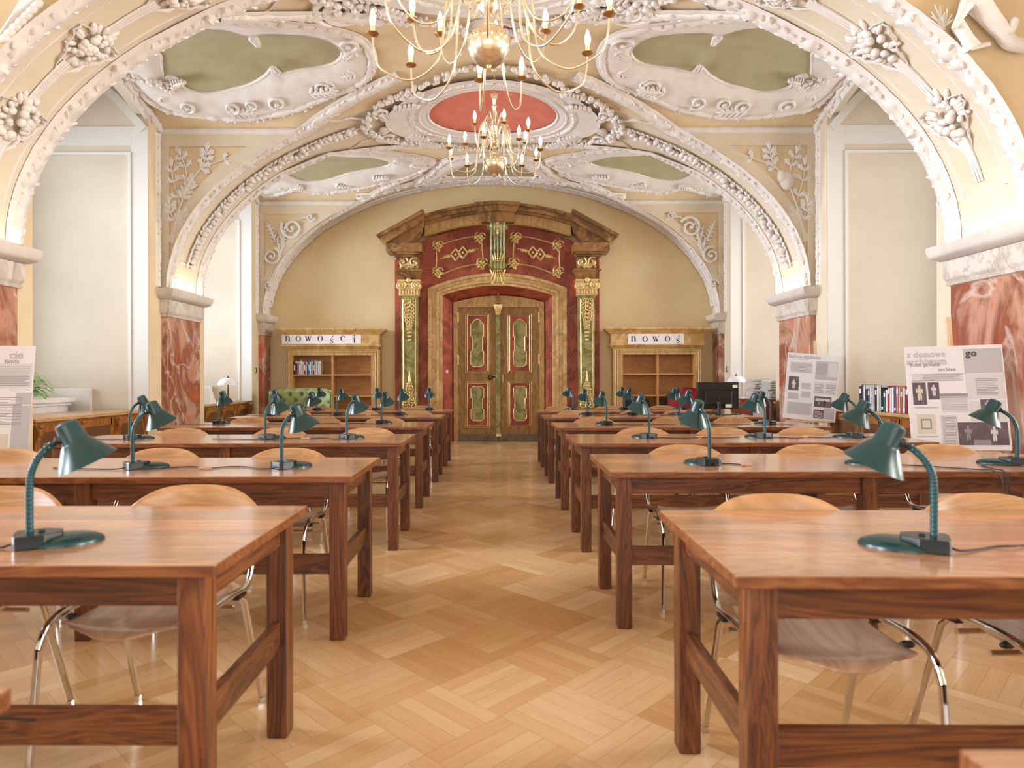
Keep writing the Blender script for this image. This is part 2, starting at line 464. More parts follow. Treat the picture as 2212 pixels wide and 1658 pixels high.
# side walls: pier bodies, outer walls with window openings, lintels over the niches
for s, X, side in ((-1, XL, 'left'), (1, XR, 'right')):
    mb = MB(); jb = MB()
    Xi = X+s*.09; Xo = X+s*(.09+OX)
    def bx(mb, xa, xb, *r): mb.box(min(xa, xb), max(xa, xb), *r)
    prev = YB
    for (a, b) in PIERS:
        bx(mb, Xi, Xo, a-.31 if a < 12 else a-.3, min(b+.31, YW), 0, 5.5)
    for (a, b) in BAYS:
        oa, ob = (a+.31 if a > -5 else a), b-.31
        # lintel wall with arched lower edge
        lo, hi = [], []
        for i in range(21):
            y = oa+(ob-oa)*i/20
            tt = (y-(a+b)/2)/((b-a)/2)
            lo.append((y, zp(Xi, y)-.08)); hi.append((y, zp(Xi, y)+.5))
        mb.prism(lo+hi[::-1], Xi, Xi+s*.16, ax=0)
        # niche ceiling
        bx(mb, Xi+s*.16, Xo, oa, ob, 5.02, 5.2)
        # outer wall around the window opening 1.5 x 3.1
        yc = (a+b)/2
        bx(mb, Xo, Xo+s*.25, a, yc-.75, 0, 5.5); bx(mb, Xo, Xo+s*.25, yc+.75, b, 0, 5.5)
        bx(mb, Xo, Xo+s*.25, yc-.75, yc+.75, 0, 1.2); bx(mb, Xo, Xo+s*.25, yc-.75, yc+.75, 4.3, 5.5)
    S(mb, 'wall_'+side, 'jamb', smooth=0)
    # window frames
    for k, (a, b) in enumerate(BAYS):
        yc = (a+b)/2; wm = MB()
        xa, xb = Xo+s*.04, Xo+s*.09
        for y0, y1, z0, z1 in [(-.75, -.69, 1.2, 4.3), (.69, .75, 1.2, 4.3), (-.03, .03, 1.2, 4.3), (-.75, .75, 1.2, 1.27), (-.75, .75, 4.23, 4.3), (-.75, .75, 3.2, 3.26), (-.75, .75, 2.2, 2.24)]:
            bx(wm, xa, xb, yc+y0, yc+y1, z0, z1)
        S(wm, 'window_%d' % (k+1+(5 if s > 0 else 0)), 'white', smooth=0)
    # cream faces of the pier bodies
    cb = MB()
    for (a, b) in PIERS:
        cb.box(min(Xi, Xi-s*.006), max(Xi, Xi-s*.006), max(a-.31, YB), min(b+.31, YW), 0, 4.5)
    S(cb, 'trim_%d' % (3 if s < 0 else 4), 'pale' if s > 0 else 'cream', smooth=0)
    # niche jamb mouldings (on the far jamb of each niche)
    jm = MB()
    pn = MB()
    for (a, b) in BAYS[2:]:
        yj = b-.31 if b < 12 else b-.3
        def bx2(m_, xa, xb, z0, z1, th): m_.box(min(X+s*xa, X+s*xb), max(X+s*xa, X+s*xb), yj-th, yj, z0, z1)
        bx2(jm, .09, .30, 0, 4.42, .018)
        bx2(jm, .301, OX, 4.18, 4.42, .018)
        bx2(pn, .30, OX, 0, 4.18, .004)
        bx2(pn, .25, OX, 4.421, 5.0, .004)
        bx2(jm, .302, .335, 0, 4.06, .028); bx2(jm, .302, OX, 4.061, 4.095, .028)
        pts = [(X+s*(.14+.75*i/12), 4.38+.6*math.sin(PI/2*i/12)) for i in range(13)]
        jm.ribbon(pts, .1, yj-.03, yj-.001)
    S(jm, 'trim_%d' % (5 if s < 0 else 6), 'jambtrim', smooth=0)
    S(pn, 'trim_%d' % (7 if s < 0 else 8), 'jamb', smooth=0)
    # niche window sill ledge
    sb = MB()
    for (a, b) in BAYS[2:]:
        x0, x1 = sorted((Xo, X+s*.95)); sb.box(x0, x1, a+.34, b-.42, .93, .985)
        x0, x1 = sorted((Xo, X+s*.99)); sb.box(x0, x1, a+.34, b-.44, .89, .93)
        x0, x1 = sorted((Xo, X+s*1.02)); sb.box(x0, x1, a+.34, b-.46, 0, .89)
        x0, x1 = sorted((Xo, X+s*.80)); sb.box(x0, x1, b-.36, b-.32, .7, 1.10)
    S(sb, 'trim_%d' % (9 if s < 0 else 10), 'white', smooth=0, bevel=.008)
# end walls
def P(u, v, Y):
    """portal drawing units -> metres on the wall plane at depth Y"""
    return ((u/3.015-296)*Y/1435, 1.2+(399-v/3.015)*Y/1435)
YP = 12.68
def pp(pts, Y=YP): return [P(u, v, Y) for u, v in pts]
door_in = [(600, 1606), (600, 700)]+[(598+592*i/12, 700-40*math.sin(PI*i/12)) for i in range(13)][0:0]
def archtop(u0, u1, vs, vc, n=14):
    return [(u0+(u1-u0)*i/n, vs-(vs-vc)*(1-((2*i/n-1)**2))) for i in range(n+1)]
wb = MB()
o_in = pp([(527, 1640)]+archtop(527, 1250, 657, 597)+[(1250, 1640)])
xs0, xs1 = XL-.2, XR+.2
n_ = len(o_in)
poly = [(xs0, -.05), (o_in[0][0], -.05)]+o_in[1:-1]+[(o_in[-1][0], -.05), (xs1, -.05), (xs1, 5.4), (xs0, 5.4)]
wb.prism(poly, YW, YW+.06)
wall_back = S(wb, 'wall_back', 'wallcream', smooth=0)
rw = MB().box(XL-.09-OX, XR+.09+OX, YB-.2, YB, 0, .7).box(XL-.09-OX, XR+.09+OX, YB-.2, YB, 3.7, 5.5)
for xa, xb in ((XL-.09-OX, -3.15), (-1.65, -.75), (.75, 1.65), (3.15, XR+.09+OX)): rw.box(xa, xb, YB-.2, YB, .7, 3.7)  # openings added to the unseen rear wall for the fill lights
S(rw, 'wall_rear', 'wallcream', smooth=0)

# imposts and marble pilasters
for s, X, side in ((-1, XL, 'left'), (1, XR, 'right')):
    for k, (a, b) in enumerate(PIERS[1:]):
        kk = 11+k*3+(12 if s > 0 else 0)
        x0, x1 = sorted((X, X+s*.12))
        S(MB().box(x0, x1, a, b, .12, 2.06), 'trim_%d' % kk, 'marble', bevel=.012)
        S(MB().box(x0-.02, x1+.02, a-.02, b+.02, 0, .12).rectprof(x0, x1, a, b, [(.0, 2.03), (.02, 2.04), (.025, 2.06), (.01, 2.07), (.03, 2.09), (.04, 2.11), (.04, 2.26)]),
          'trim_%d' % (kk+1), 'greymarble', smooth=30)
        S(MB().rectprof(x0, x1, a, b, [(.04, 2.262), (.06, 2.265), (.10, 2.285), (.125, 2.32), (.135, 2.36), (.135, 2.40), (0, 2.402)]),
          'trim_%d' % (kk+2), 'impost', smooth=50)

# ------------------------------------------------------------------ stucco
def crown_pt(x, y, off=0.0):
    n = nrm(x, y); return Vector((x, y, ZC(x, y)))+n*off, n
def barrel(t, y, off=0.0):
    x = XC-A*math.cos(t); z = SPR+(CR-SPR)*math.sin(t)
    n = Vector((math.cos(t)*(CR-SPR), 0, -math.sin(t)*A)).normalized()
    return Vector((x, y, z))+n*off, n
def moulding(mb, pts, w_, h, seed=0, rag=.25, lumps=True, k=5, step=.04):
    """half-round stucco roll along [(point, normal)], with a ragged leafy edge"""
    rr = random.Random(seed); P_ = []
    if lumps:
        moulding(mb, pts, w_*1.75, h*.42, seed, .04, False)
        rag *= 1.5
    for i in range(len(pts)-1):
        d = (pts[i+1][0]-pts[i][0]).length; m = max(1, int(d/step))
        for j in range(m):
            f = j/m; P_.append((pts[i][0].lerp(pts[i+1][0], f), pts[i][1].lerp(pts[i+1][1], f).normalized()))
    P_.append(pts[-1]); loops = []
    for i, (p, n) in enumerate(P_):
        a = P_[max(0, i-1)][0]; b = P_[min(len(P_)-1, i+1)][0]; t = (b-a).normalized(); c = t.cross(n).normalized()
        wv = w_*(1+rag*(noise.noise(p*13+Vector((seed, 0, 0)))*1.6)); hv = h*(1+rag*noise.noise(p*19+Vector((0, seed, 0)))*1.5)
        lp = []
        for j in range(k+1):
            q = PI*j/k
            lp.append(p+c*(math.cos(q)*wv*.5)+n*(math.sin(q)*hv-.004))
        loops.append(lp)
        if lumps and 0 < i < len(P_)-1:
            sd = 1 if i % 2 else -1
            if rr.random() < .9:
                q = p+c*(sd*wv*rr.uniform(.12, .46))+n*(hv*.45)
                tv = (t*rr.uniform(.6, 1.2)+c*sd*rr.uniform(.3, 1.0)+n*rr.uniform(0, .3))
                mb.ell(q, (w_*rr.uniform(.22, .42), w_*rr.uniform(.09, .17), h*rr.uniform(.35, .6)), tv, n, 5, 3)
    mb.loft(loops, False, False)
def garland(mb, pts, r, seed=0, dens=1.0, leaves=True):
    rr = random.Random(seed); L = 0; nxt = 0
    for i in range(len(pts)-1):
        a, b = pts[i][0], pts[i+1][0]; d = (b-a).length; t = (b-a).normalized(); n = pts[i][1]; c = t.cross(n)
        while nxt < L+d:
            f = (nxt-L)/d; p = a.lerp(b, f)
            for _ in range(2):
                q = p+c*rr.uniform(-r, r)+n*rr.uniform(.2, .9)*r; s_ = r*rr.uniform(.45, .8)
                mb.ell(q, (s_, s_*rr.uniform(.8, 1), s_*.95), t+c*rr.uniform(-1, 1), n, 7, 5)
            if leaves:
                for sd in (-1, 1):
                    mb.ell(p+c*sd*r*1.25+n*.25*r, (r*rr.uniform(.7, 1.1), r*.38, r*.2), t*.9+c*sd*rr.uniform(.4, 1.1), n, 6, 3)
            nxt += r*1.05/dens
        L += d
def scroll(mb, c, n, up, R0, turns, r, hand=1, a0=0, taper=.5):
    """spiral volute in the plane with normal n"""
    n = Vector(n).normalized(); up = Vector(up); up = (up-n*up.dot(n)).normalized(); sd = up.cross(n)
    m = int(14*turns)+4; pts = []; rs = []
    for i in range(m+1):
        f = i/m; q = a0+hand*2*PI*turns*f; rad = R0*(1-f)**.8+.012
        pts.append(Vector(c)+sd*(math.cos(q)*rad)+up*(math.sin(q)*rad)+n*(.01+.02*f)); rs.append(r*(1-taper*f))
    mb.tube(pts, rs, 6)
    mb.ell(pts[-1]+n*.01, (r*1.1, r*1.1, r*.9), up, n, 8, 5)
def leaf(mb, p, d, n, L_, w_, h=.012):
    p = Vector(p); d = Vector(d).normalized(); mb.ell(p+d*L_*.5, (L_*.5, w_*.5, h), d, n, 8, 4)
def acanthus(mb, p, d, n, L_, w_, k=5, h=.015):
    p = Vector(p); d = Vector(d).normalized(); n = Vector(n).normalized(); c = d.cross(n)
    mb.ell(p+d*L_*.45, (L_*.5, w_*.16, h), d, n, 7, 4)
    for i in range(k):
        f = (i+.5)/k
        for sd in (-1, 1):
            mb.ell(p+d*L_*f*.8+c*sd*w_*.22*(1-f*.5), (w_*.34*(1-f*.5), w_*.12, h*.9), d*.8+c*sd, n, 6, 3)
YU = Vector((0, -1, 0)); ZU = Vector((0, 0, 1))

TR = [40]
def trim(mb, mat='white', smooth=50):
    o = S(mb, 'trim_%d' % TR[0], mat, smooth=smooth); TR[0] += 1; return o
def edge_path(ye, bay, near, xin):
    """arch edge at y=ye; above the spandrels it follows the groin into the bay"""
    out = []
    for t in [math.radians(.5+4*i) for i in range(12)]:
        p, n = barrel(t, ye, .01)
        if abs(p.x-XC) > XN: out.append((p, n))
    x = XC-XN
    while x < XC-xin:
        y = groinY(x, bay[0], bay[1], near) if bay else ye
        p, n = crown_pt(x, y, .01); out.append((p, n)); x += .15
    L_ = out
    Rr = [(Vector((2*XC-p.x, p.y, p.z)), Vector((-n.x, n.y, n.z))) for p, n in out]
    return L_, Rr
# edges of the two transverse arches in view
e = edge_path(6.03-.05, None, None, .0)
for pth, sd in zip(e, (1, 2)):
    mb = MB(); moulding(mb, pth, .13, .05, sd, .35); trim(mb)
e = edge_path(5.07+.05, None, None, .0)
for pth, sd in zip(e, (3, 4)):
    mb = MB(); moulding(mb, pth, .12, .05, sd, .35); trim(mb)
e = edge_path(8.76+.05, BAYS[3], 'b', 1.0)
for pth, sd in zip(e, (5, 6)):
    mb = MB(); moulding(mb, pth, .12, .045, sd, .3); trim(mb)
e = edge_path(9.715-.05, BAYS[4], 'a', 1.0)
for pth, sd in zip(e, (7, 8)):
    mb = MB(); moulding(mb, pth, .12, .045, sd, .3); trim(mb)
e = edge_path(12.3+.05, BAYS[4], 'b', 1.1)
for pth, sd in zip(e, (9, 10)):
    mb = MB(); moulding(mb, pth, .10, .04, sd, .15, True)
    moulding(mb, [(p+Vector((0, .13, 0)), n) for p, n in pth[:9]], .06, .03, sd, .05, False); trim(mb)
# wall arch roll against the back wall
mb = MB()
moulding(mb, [barrel(math.radians(4+172*i/50), 12.62, .01) for i in range(51)], .09, .05, 11, .2); trim(mb)
mb = MB()
moulding(mb, [barrel(math.radians(4+172*i/50), 12.50, .01) for i in range(51)], .05, .03, 12, .05, False); trim(mb)
# near groins of the bay behind arch one
mb = MB()
for sg in (-1, 1):
    pts = []
    x = XN
    while x > 1.0:
        xx = XC+sg*x; pts.append(crown_pt(xx, groinY(xx, 6.03, 8.76, 'a'), .01)); x -= .15
    moulding(mb, pts, .13, .05, 13+sg, .25)
trim(mb)
# rolls on the side walls, over the niches and across the spandrels
for s, X in ((-1, XL), (1, XR)):
    Xi = X+s*.08
    mb = MB(); nn = Vector((-s, 0, 0))
    for a, b in PIERS[2:]:
        for y in ((a-.08), (b+.08)):
            if y > 12.6 or y < 5.2: continue
            moulding(mb, [(Vector((Xi, y, 2.42+.2*i)), nn) for i in range(11)], .07, .035, 3, .15)
    trim(mb)
    for (a, b) in BAYS[3:]:
        mb = MB(); pts = []
        for i in range(25):
            y = a-.05+(b-a+.1)*i/24; yy = min(max(y, a), b)
            pts.append((Vector((Xi, yy, zp(Xi, yy)-.04)), Vector((-s, 0, -.5)).normalized()))
        moulding(mb, pts, .12, .05, int(a), .3); trim(mb)
    mb = MB()
    for y in (8.755, 12.295):
        pts = [(Vector((X+s*.08-s*1.82*i/10, y, 4.47)), Vector((0, -1, -.3)).normalized()) for i in range(11)]
        moulding(mb, pts, .10, .05, int(y), .12, False)
    trim(mb)
    # white borders of the spandrel panels
    for y in (8.755, 12.295):
        mb = MB()
        ptl = []
        for i in range(13):
            d = XN-.05+(A-XN-.02)*i/12
            x = XC+s*d; ptl.append((x+s*.0, zb(x)+.08+.06*(i/12)))
        mb.ribbon(ptl, .15, y-.012, y-.002)
        x0, x1 = sorted((X+s*.09, X-s*.03)); mb.box(x0, x1, y-.010, y-.002, 2.4, 4.27)
        mb.prism([(X+s*.09, 4.27), (X-s*1.34, 4.27), (X-s*1.80, 4.44), (X+s*.09, 4.44)], y-.014, y-.002)
        trim(mb, 'pale')

# spandrel reliefs
def oak(mb, p, d, n, L_):
    d = Vector(d).normalized(); c = d.cross(n)
    leaf(mb, p, d, n, L_, L_*.42, .013); leaf(mb, Vector(p)+d*L_*.45, d*.8+c*.8, n, L_*.42, L_*.3, .011); leaf(mb, Vector(p)+d*L_*.45, d*.8-c*.8, n, L_*.42, L_*.3, .011)
def wallleafy(s):
    mb = MB(); X = XL if s < 0 else XR; y = 8.748
    def q(a, z): return Vector((X-s*a, y, z))
    n = YU
    stem = crom([q(.07, 2.98), q(.11, 3.25), q(.18, 3.5), q(.28, 3.75), q(.45, 3.98), q(.75, 4.1), q(1.05, 4.2)], 5)
    mb.tube(stem, [.022-.012*i/len(stem) for i in range(len(stem))], 6, flat=.7)
    for br in ([q(.11, 3.25), q(.05, 3.4), q(.03, 3.5)], [q(.18, 3.5), q(.09, 3.8), q(.06, 4.0)], [q(.28, 3.75), q(.24, 4.0), q(.18, 4.15)],
               [q(.45, 3.98), q(.5, 4.1), q(.52, 4.2)], [q(.11, 3.25), q(.17, 3.3), q(.2, 3.36)]):
        c = crom(br, 5); mb.tube(c, .009, 5)
        for i in range(2, len(c)-1, 3):
            t = (c[i]-c[i-1]).normalized(); cc = t.cross(n)
            for sd in (-1, 1):
                oak(mb, c[i], t*.8+cc*sd, n, .13)
        oak(mb, c[-1], c[-1]-c[-2], n, .15)
    if s > 0:
        mb.ell(q(.30, 3.80), (.13, .1, .05), ZU, n, 10, 6)
        mb.ell(q(.37, 3.86), (.09, .06, .06), ZU, n, 10, 6)
    else:
        acanthus(mb, q(.2, 3.6), q(.4, 3.98)-q(.2, 3.6), n, .34, .26, 4, .03)
    for i in range(15, len(stem)-1, 5):
        t = (stem[i+1]-stem[i]).normalized(); cc = t.cross(n)
        oak(mb, stem[i], t*.7+cc, n, .13); oak(mb, stem[i], t*.7-cc, n, .11)
    trim(mb)
def wallscroll(s):
    mb = MB(); X = XL if s < 0 else XR; y = 12.285
    def q(a, z): return Vector((X-s*a, y, z))
    n = YU
    st = crom([q(.22, 3.35), q(.35, 3.6), q(.5, 3.85), q(.3, 4.1), q(.15, 4.2)], 5)
    for i in range(5):
        acanthus(mb, q(.30+.02*i, 3.45+.1*i), q(.2 if i % 2 else .5, 4.1)-q(.3, 3.5), n, .32, .16, 4, .03)
    scroll(mb, q(.55, 4.0), n, ZU, .19, 1.6, .032, -s, 2.6)
    scroll(mb, q(.17, 3.48), n, ZU, .15, 1.6, .03, s, 1.2)
    scroll(mb, q(.9, 4.2), n, ZU, .06, 1.1, .024, s, 0)
    scroll(mb, q(.12, 2.95), n, ZU, .08, 1.1, .022, s, 0)
    mb.tube(crom([q(.18, 3.2), q(.12, 3.05), q(.1, 2.9)], 5), .02, 6); mb.tube(crom([q(.7, 4.18), q(.85, 4.2), q(1.0, 4.15)], 5), .02, 6)
    acanthus(mb, q(.25, 3.75), q(.05, 4.2)-q(.25, 3.75), n, .45, .2, 5, .03)
    trim(mb)
for s in (-1, 1): wallleafy(s); wallscroll(s)

# garland along the soffit of arch two, up to the medallion
for sg in (-1, 1):
    mb = MB(); pts = []
    for i in range(15):
        t = math.radians(9+3.9*i); tt = t if sg < 0 else PI-t
        pts.append(barrel(tt, 9.24, .015))
    garland(mb, pts, .065, 20+sg); trim(mb, smooth=60)
    # inner line of the panel on the soffit
    mb = MB()
    for yy in (8.98, 9.50):
        moulding(mb, [barrel(math.radians(9+3.9*i) if sg < 0 else PI-math.radians(9+3.9*i), yy, .002) for i in range(14)], .02, .012, 3, 0, False)
    moulding(mb, [barrel(math.radians(9) if sg < 0 else PI-math.radians(9), 8.98+.52*i/4, .004) for i in range(5)], .02, .012, 3, 0, False)
    trim(mb)
# fruit clusters and ribbons on the soffit of arch one
for sg in (-1, 1):
    mb = MB(); rb = MB()
    for k, ta in enumerate((23, 39, 54, 69)):
        rr = random.Random(ta+sg)
        t = math.radians(ta); t = t if sg < 0 else PI-t
        c, n = barrel(t, 5.55, .02); c2, _ = barrel(t+.01, 5.55, .02); tv = (c2-c).normalized()*(1 if sg < 0 else -1); cc = tv.cross(n)
        for _ in range(30):
            a = rr.uniform(0, 2*PI); q = rr.random()**.6
            pnt = c+tv*(math.cos(a)*q*.2)+cc*(math.sin(a)*q*.14)+n*(.05*(1-q*q)+.01)
            r_ = rr.uniform(.024, .042); mb.ell(pnt, (r_, r_*.9, r_*.9), tv+cc*rr.uniform(-1, 1), n, 8, 6)
        for _ in range(20):
            a = rr.uniform(0, 2*PI); d = tv*math.cos(a)+cc*math.sin(a)*.8
            leaf(mb, c+d*.14, d, n, rr.uniform(.08, .14), .05, .02)
        for sd in (-1, 1):
            p0 = c+tv*.12+cc*sd*.13; cur = []
            for i in range(15):
                f = i/14; cur.append(p0-tv*(f*.5-.16*math.sin(f*3))+cc*sd*(.12*math.sin(f*4)+.015*math.sin(f*30))+n*(.01+.008*math.cos(f*30)))
            rb.tube(cur, [.022-.012*abs(math.sin(i*1.3)) for i in range(15)], 5, flat=.5)
        # long bundle between the clusters
        for off in (-.03, 0, .03):
            cur = [barrel((t-math.radians(4+9*f/8) if sg < 0 else t+math.radians(4+9*f/8)), 5.55+off, .012)[0] for f in range(9)]
            rb.tube(cur, [.028-.002*i for i in range(9)], 5, flat=.6)
    trim(mb, smooth=60); trim(rb)
    mb = MB()
    for yy in (5.30, 5.80):
        moulding(mb, [barrel(math.radians(8+5*i) if sg < 0 else PI-math.radians(8+5*i), yy, .001) for i in range(12)], .018, .01, 3, 0, False)
    moulding(mb, [barrel(math.radians(8) if sg < 0 else PI-math.radians(8), 5.3+.5*i/4, .003) for i in range(5)], .02, .012, 3, 0, False)
    trim(mb)

# painted cartouches with stucco frames
def inside(p, poly):
    c = False; j = len(poly)-1
    for i in range(len(poly)):
        if (poly[i][1] > p[1]) != (poly[j][1] > p[1]) and p[0] < (poly[j][0]-poly[i][0])*(p[1]-poly[i][1])/(poly[j][1]-poly[i][1])+poly[i][0]: c = not c
        j = i
    return c
def dseg(p, poly):
    best = 9
    for i in range(len(poly)):
        a = Vector(poly[i]); b = Vector(poly[(i+1) % len(poly)]); d = b-a; L2 = d.length_squared
        f = max(0, min(1, (Vector(p)-a).dot(d)/L2)) if L2 else 0
        best = min(best, (Vector(p)-a-d*f).length)
    return best
def fill(outer, hole, offf, step=.07):
    outer = [tuple(p)[:2] for p in outer]; hole = [tuple(p)[:2] for p in hole] if hole else None
    vs = [Vector(p) for p in outer]; es = [(i, (i+1) % len(outer)) for i in range(len(outer))]
    if hole:
        k = len(vs); vs += [Vector(p) for p in hole]; es += [(k+i, k+(i+1) % len(hole)) for i in range(len(hole))]
    x0 = min(p[0] for p in outer); x1 = max(p[0] for p in outer); y0 = min(p[1] for p in outer); y1 = max(p[1] for p in outer)
    y = y0
    while y < y1:
        x = x0
        while x < x1:
            p = (x+.01*math.sin(y*50), y)
            if inside(p, outer) and (not hole or not inside(p, hole)) and dseg(p, outer) > step*.4 and (not hole or dseg(p, hole) > step*.4): vs.append(Vector(p))
            x += step
        y += step
    r = geometry.delaunay_2d_cdt(vs, es, [], 0, 1e-5)
    mb = MB(); V = r[0]
    fs = []
    for f in r[2]:
        c = sum((V[i] for i in f), Vector((0, 0)))/len(f)
        if inside(c, outer) and not (hole and inside(c, hole)): fs.append(tuple(f))
    mb.add([(p[0], p[1], ZC(p[0], p[1])-offf((p[0], p[1]))) for p in V], fs)
    return mb
def closed(ptsf):
    return ptsf+[ptsf[0]]
near_g = [(-3.95, 6.75), (-3.6, 6.6), (-3.2, 6.62), (-2.97, 6.8), (-2.83, 6.88), (-2.66, 7.1), (-2.5, 7.06), (-2.28, 7.08), (-2.04, 7.15), (-1.89, 7.27), (-1.8, 7.43), (-1.78, 7.6), (-1.88, 7.75), (-2.07, 7.83), (-2.34, 7.87), (-2.58, 7.92), (-2.63, 7.82), (-2.7, 7.86), (-2.79, 7.95), (-3.01, 8.08), (-3.25, 8.15), (-3.52, 8.21), (-3.71, 8.18), (-3.83, 8.1), (-3.84, 7.95), (-3.93, 7.9), (-4.0, 7.97), (-3.96, 7.84), (-3.88, 7.65), (-3.81, 7.45), (-3.95, 7.1)]
near_o = [(-4.38, 6.5), (-3.9, 6.3), (-3.2, 6.25), (-2.6, 6.45), (-2.3, 6.72), (-2.05, 6.9), (-1.75, 7.09), (-1.52, 7.35), (-1.47, 7.69), (-1.57, 8.0), (-1.75, 8.15), (-1.93, 8.22), (-2.27, 8.35), (-2.51, 8.45), (-2.75, 8.51), (-3.16, 8.58), (-3.63, 8.57), (-4.01, 8.5), (-4.21, 8.44), (-4.3, 8.34), (-4.38, 8.1), (-4.4, 7.4)]
far_g = [(-3.6, 11.0), (-3.1, 10.7), (-2.59, 11.01), (-2.15, 11.1), (-1.84, 11.36), (-2.03, 11.5), (-2.32, 11.56), (-2.66, 11.65), (-2.93, 11.76), (-3.2, 11.82), (-3.51, 11.79), (-3.75, 11.5)]
far_o = [(-4.25, 10.6), (-3.6, 10.2), (-2.9, 10.15), (-2.3, 10.6), (-1.76, 11.0), (-1.3, 11.22), (-1.12, 11.4), (-1.61, 11.75), (-2.31, 11.95), (-2.84, 12.05), (-3.27, 12.09), (-3.65, 12.0), (-4.03, 12.11), (-4.3, 12.1), (-4.3, 11.4)]
cen_g = [(-.96, 12.05), (-.80, 11.8), (-.55, 11.5), (-.3, 11.4), (.04, 11.4), (.36, 11.5), (.58, 11.8), (.74, 12.05), (.45, 12.2), (-.1, 12.23), (-.6, 12.2)]
cen_o = [(-1.5, 12.2), (-1.2, 11.8), (-.9, 11.35), (-.4, 11.15), (.15, 11.15), (.65, 11.35), (.95, 11.8), (1.25, 12.2), (.5, 12.29), (-.1, 12.29), (-.7, 12.29)]
def mir(p): return [(2*XC-x, y) for x, y in p]
def cartouche(g, o, seed, leafy=.06):
    g = crom([Vector(p) for p in g], 4, True); o = crom([Vector(p) for p in o], 5, True)
    gg = [tuple(p) for p in g]; oo = [tuple(p) for p in o]
    def off(p):
        a = dseg(p, gg); b = dseg(p, oo); m = min(a, b)
        return .03+.05*min(1, m/.12)+.012*noise.noise(Vector((p[0]*7, p[1]*7, seed)))
    mb = fill(oo, gg, off)
    def lp(pts, of): return [(Vector((p[0], p[1], ZC(p[0], p[1])-of)), nrm(p[0], p[1])) for p in closed(pts)]
    moulding(mb, lp(oo, .01), .09, .06, seed, .3)
    moulding(mb, lp(gg, .015), .035, .03, seed+1, .08, False)
    trim(mb, smooth=50)
    gm = fill(gg, None, lambda p: .012, .12)
    trim(gm, 'green')
for m_ in (0, 1):
    f = mir if m_ else (lambda p: p)
    cartouche(f(near_g), f(near_o), 31+m_); cartouche(f(far_g), f(far_o), 41+m_)
    sg = 1 if m_ else -1
    # shells, volutes and fruit on the cartouche frames
    mb = MB()
    def cp(x, y, off=.08): return crown_pt(XC+sg*(abs(x)+XC) if False else (2*XC-x if m_ else x), y, off)
    for (x, y, dx, dy, L_) in ((-3.9, 7.98, .6, -.3, .25), (-2.6, 7.85, 0, -.8, .22), (-2.6, 7.02, 0, .8, .22), (-1.62, 7.5, -.5, .6, .3), (-1.7, 7.9, -.8, .3, .3), (-3.4, 8.45, .8, .1, .4), (-2.3, 8.2, .8, -.2, .4), (-2.0, 8.05, -.6, .4, .3), (-4.15, 8.2, .3, .7, .3)):
        p, n = cp(x, y); acanthus(mb, p, Vector((dx*(-1 if m_ else 1), dy, 0)), n, L_, L_*.6, 5, .03)
    for (x, y, r_, hd) in ((-2.15, 8.12, .12, 1), (-2.75, 8.33, .10, -1), (-3.35, 8.38, .09, 1), (-1.66, 7.3, .13, 1), (-3.9, 8.35, .09, 1), (-3.1, 8.34, .07, 1)):
        p, n = cp(x, y); scroll(mb, p, n, (0, 1, 0), r_, 1.3, .022, hd*(-1 if m_ else 1), 1)
    pts = [cp(-4.36+.45*i/8, 7.75+.35*i/8, .05) for i in range(9)]
    garland(mb, pts, .05, 5)
    for (x, y, dx, dy, L_) in ((-1.5, 11.4, .8, .1, .3), (-2.2, 11.75, .8, -.3, .35), (-2.9, 11.9, .8, .1, .3), (-3.5, 11.9, -.6, .2, .3), (-1.75, 11.2, .8, .4, .3)):
        p, n = cp(x, y); acanthus(mb, p, Vector((dx*(-1 if m_ else 1), dy, 0)), n, L_, L_*.6, 5, .035)
    for (x, y, r_, hd) in ((-1.45, 11.35, .1, 1), (-3.9, 11.95, .1, -1), (-1.05, 11.95, .11, 1), (-1.35, 12.1, .09, -1)):
        p, n = cp(x, y, .03); scroll(mb, p, n, (0, 1, 0), r_, 1.4, .024, hd*(-1 if m_ else 1), 1)
    # diagonal leaf chain in the far bay and spirals near arch one
    pts = [cp(-1.0-1.6*i/12, 12.05+.15*i/12, .02) for i in range(13)]
    moulding(mb, pts, .09, .05, 9, .5)
    p, n = cp(-1.55, 6.45, .01); scroll(mb, p, n, (0, 1, 0), .24, 2.2, .035, 1 if m_ else -1, 1); scroll(mb, p, n, (0, 1, 0), .3, .7, .03, 1 if m_ else -1, 3)
    p, n = cp(-1.2, 6.7, .01); acanthus(mb, p, Vector((.8*(-1 if m_ else 1), .4, 0)), n, .4, .2, 5, .03)
    trim(mb, smooth=60)
cartouche(cen_g, cen_o, 51)
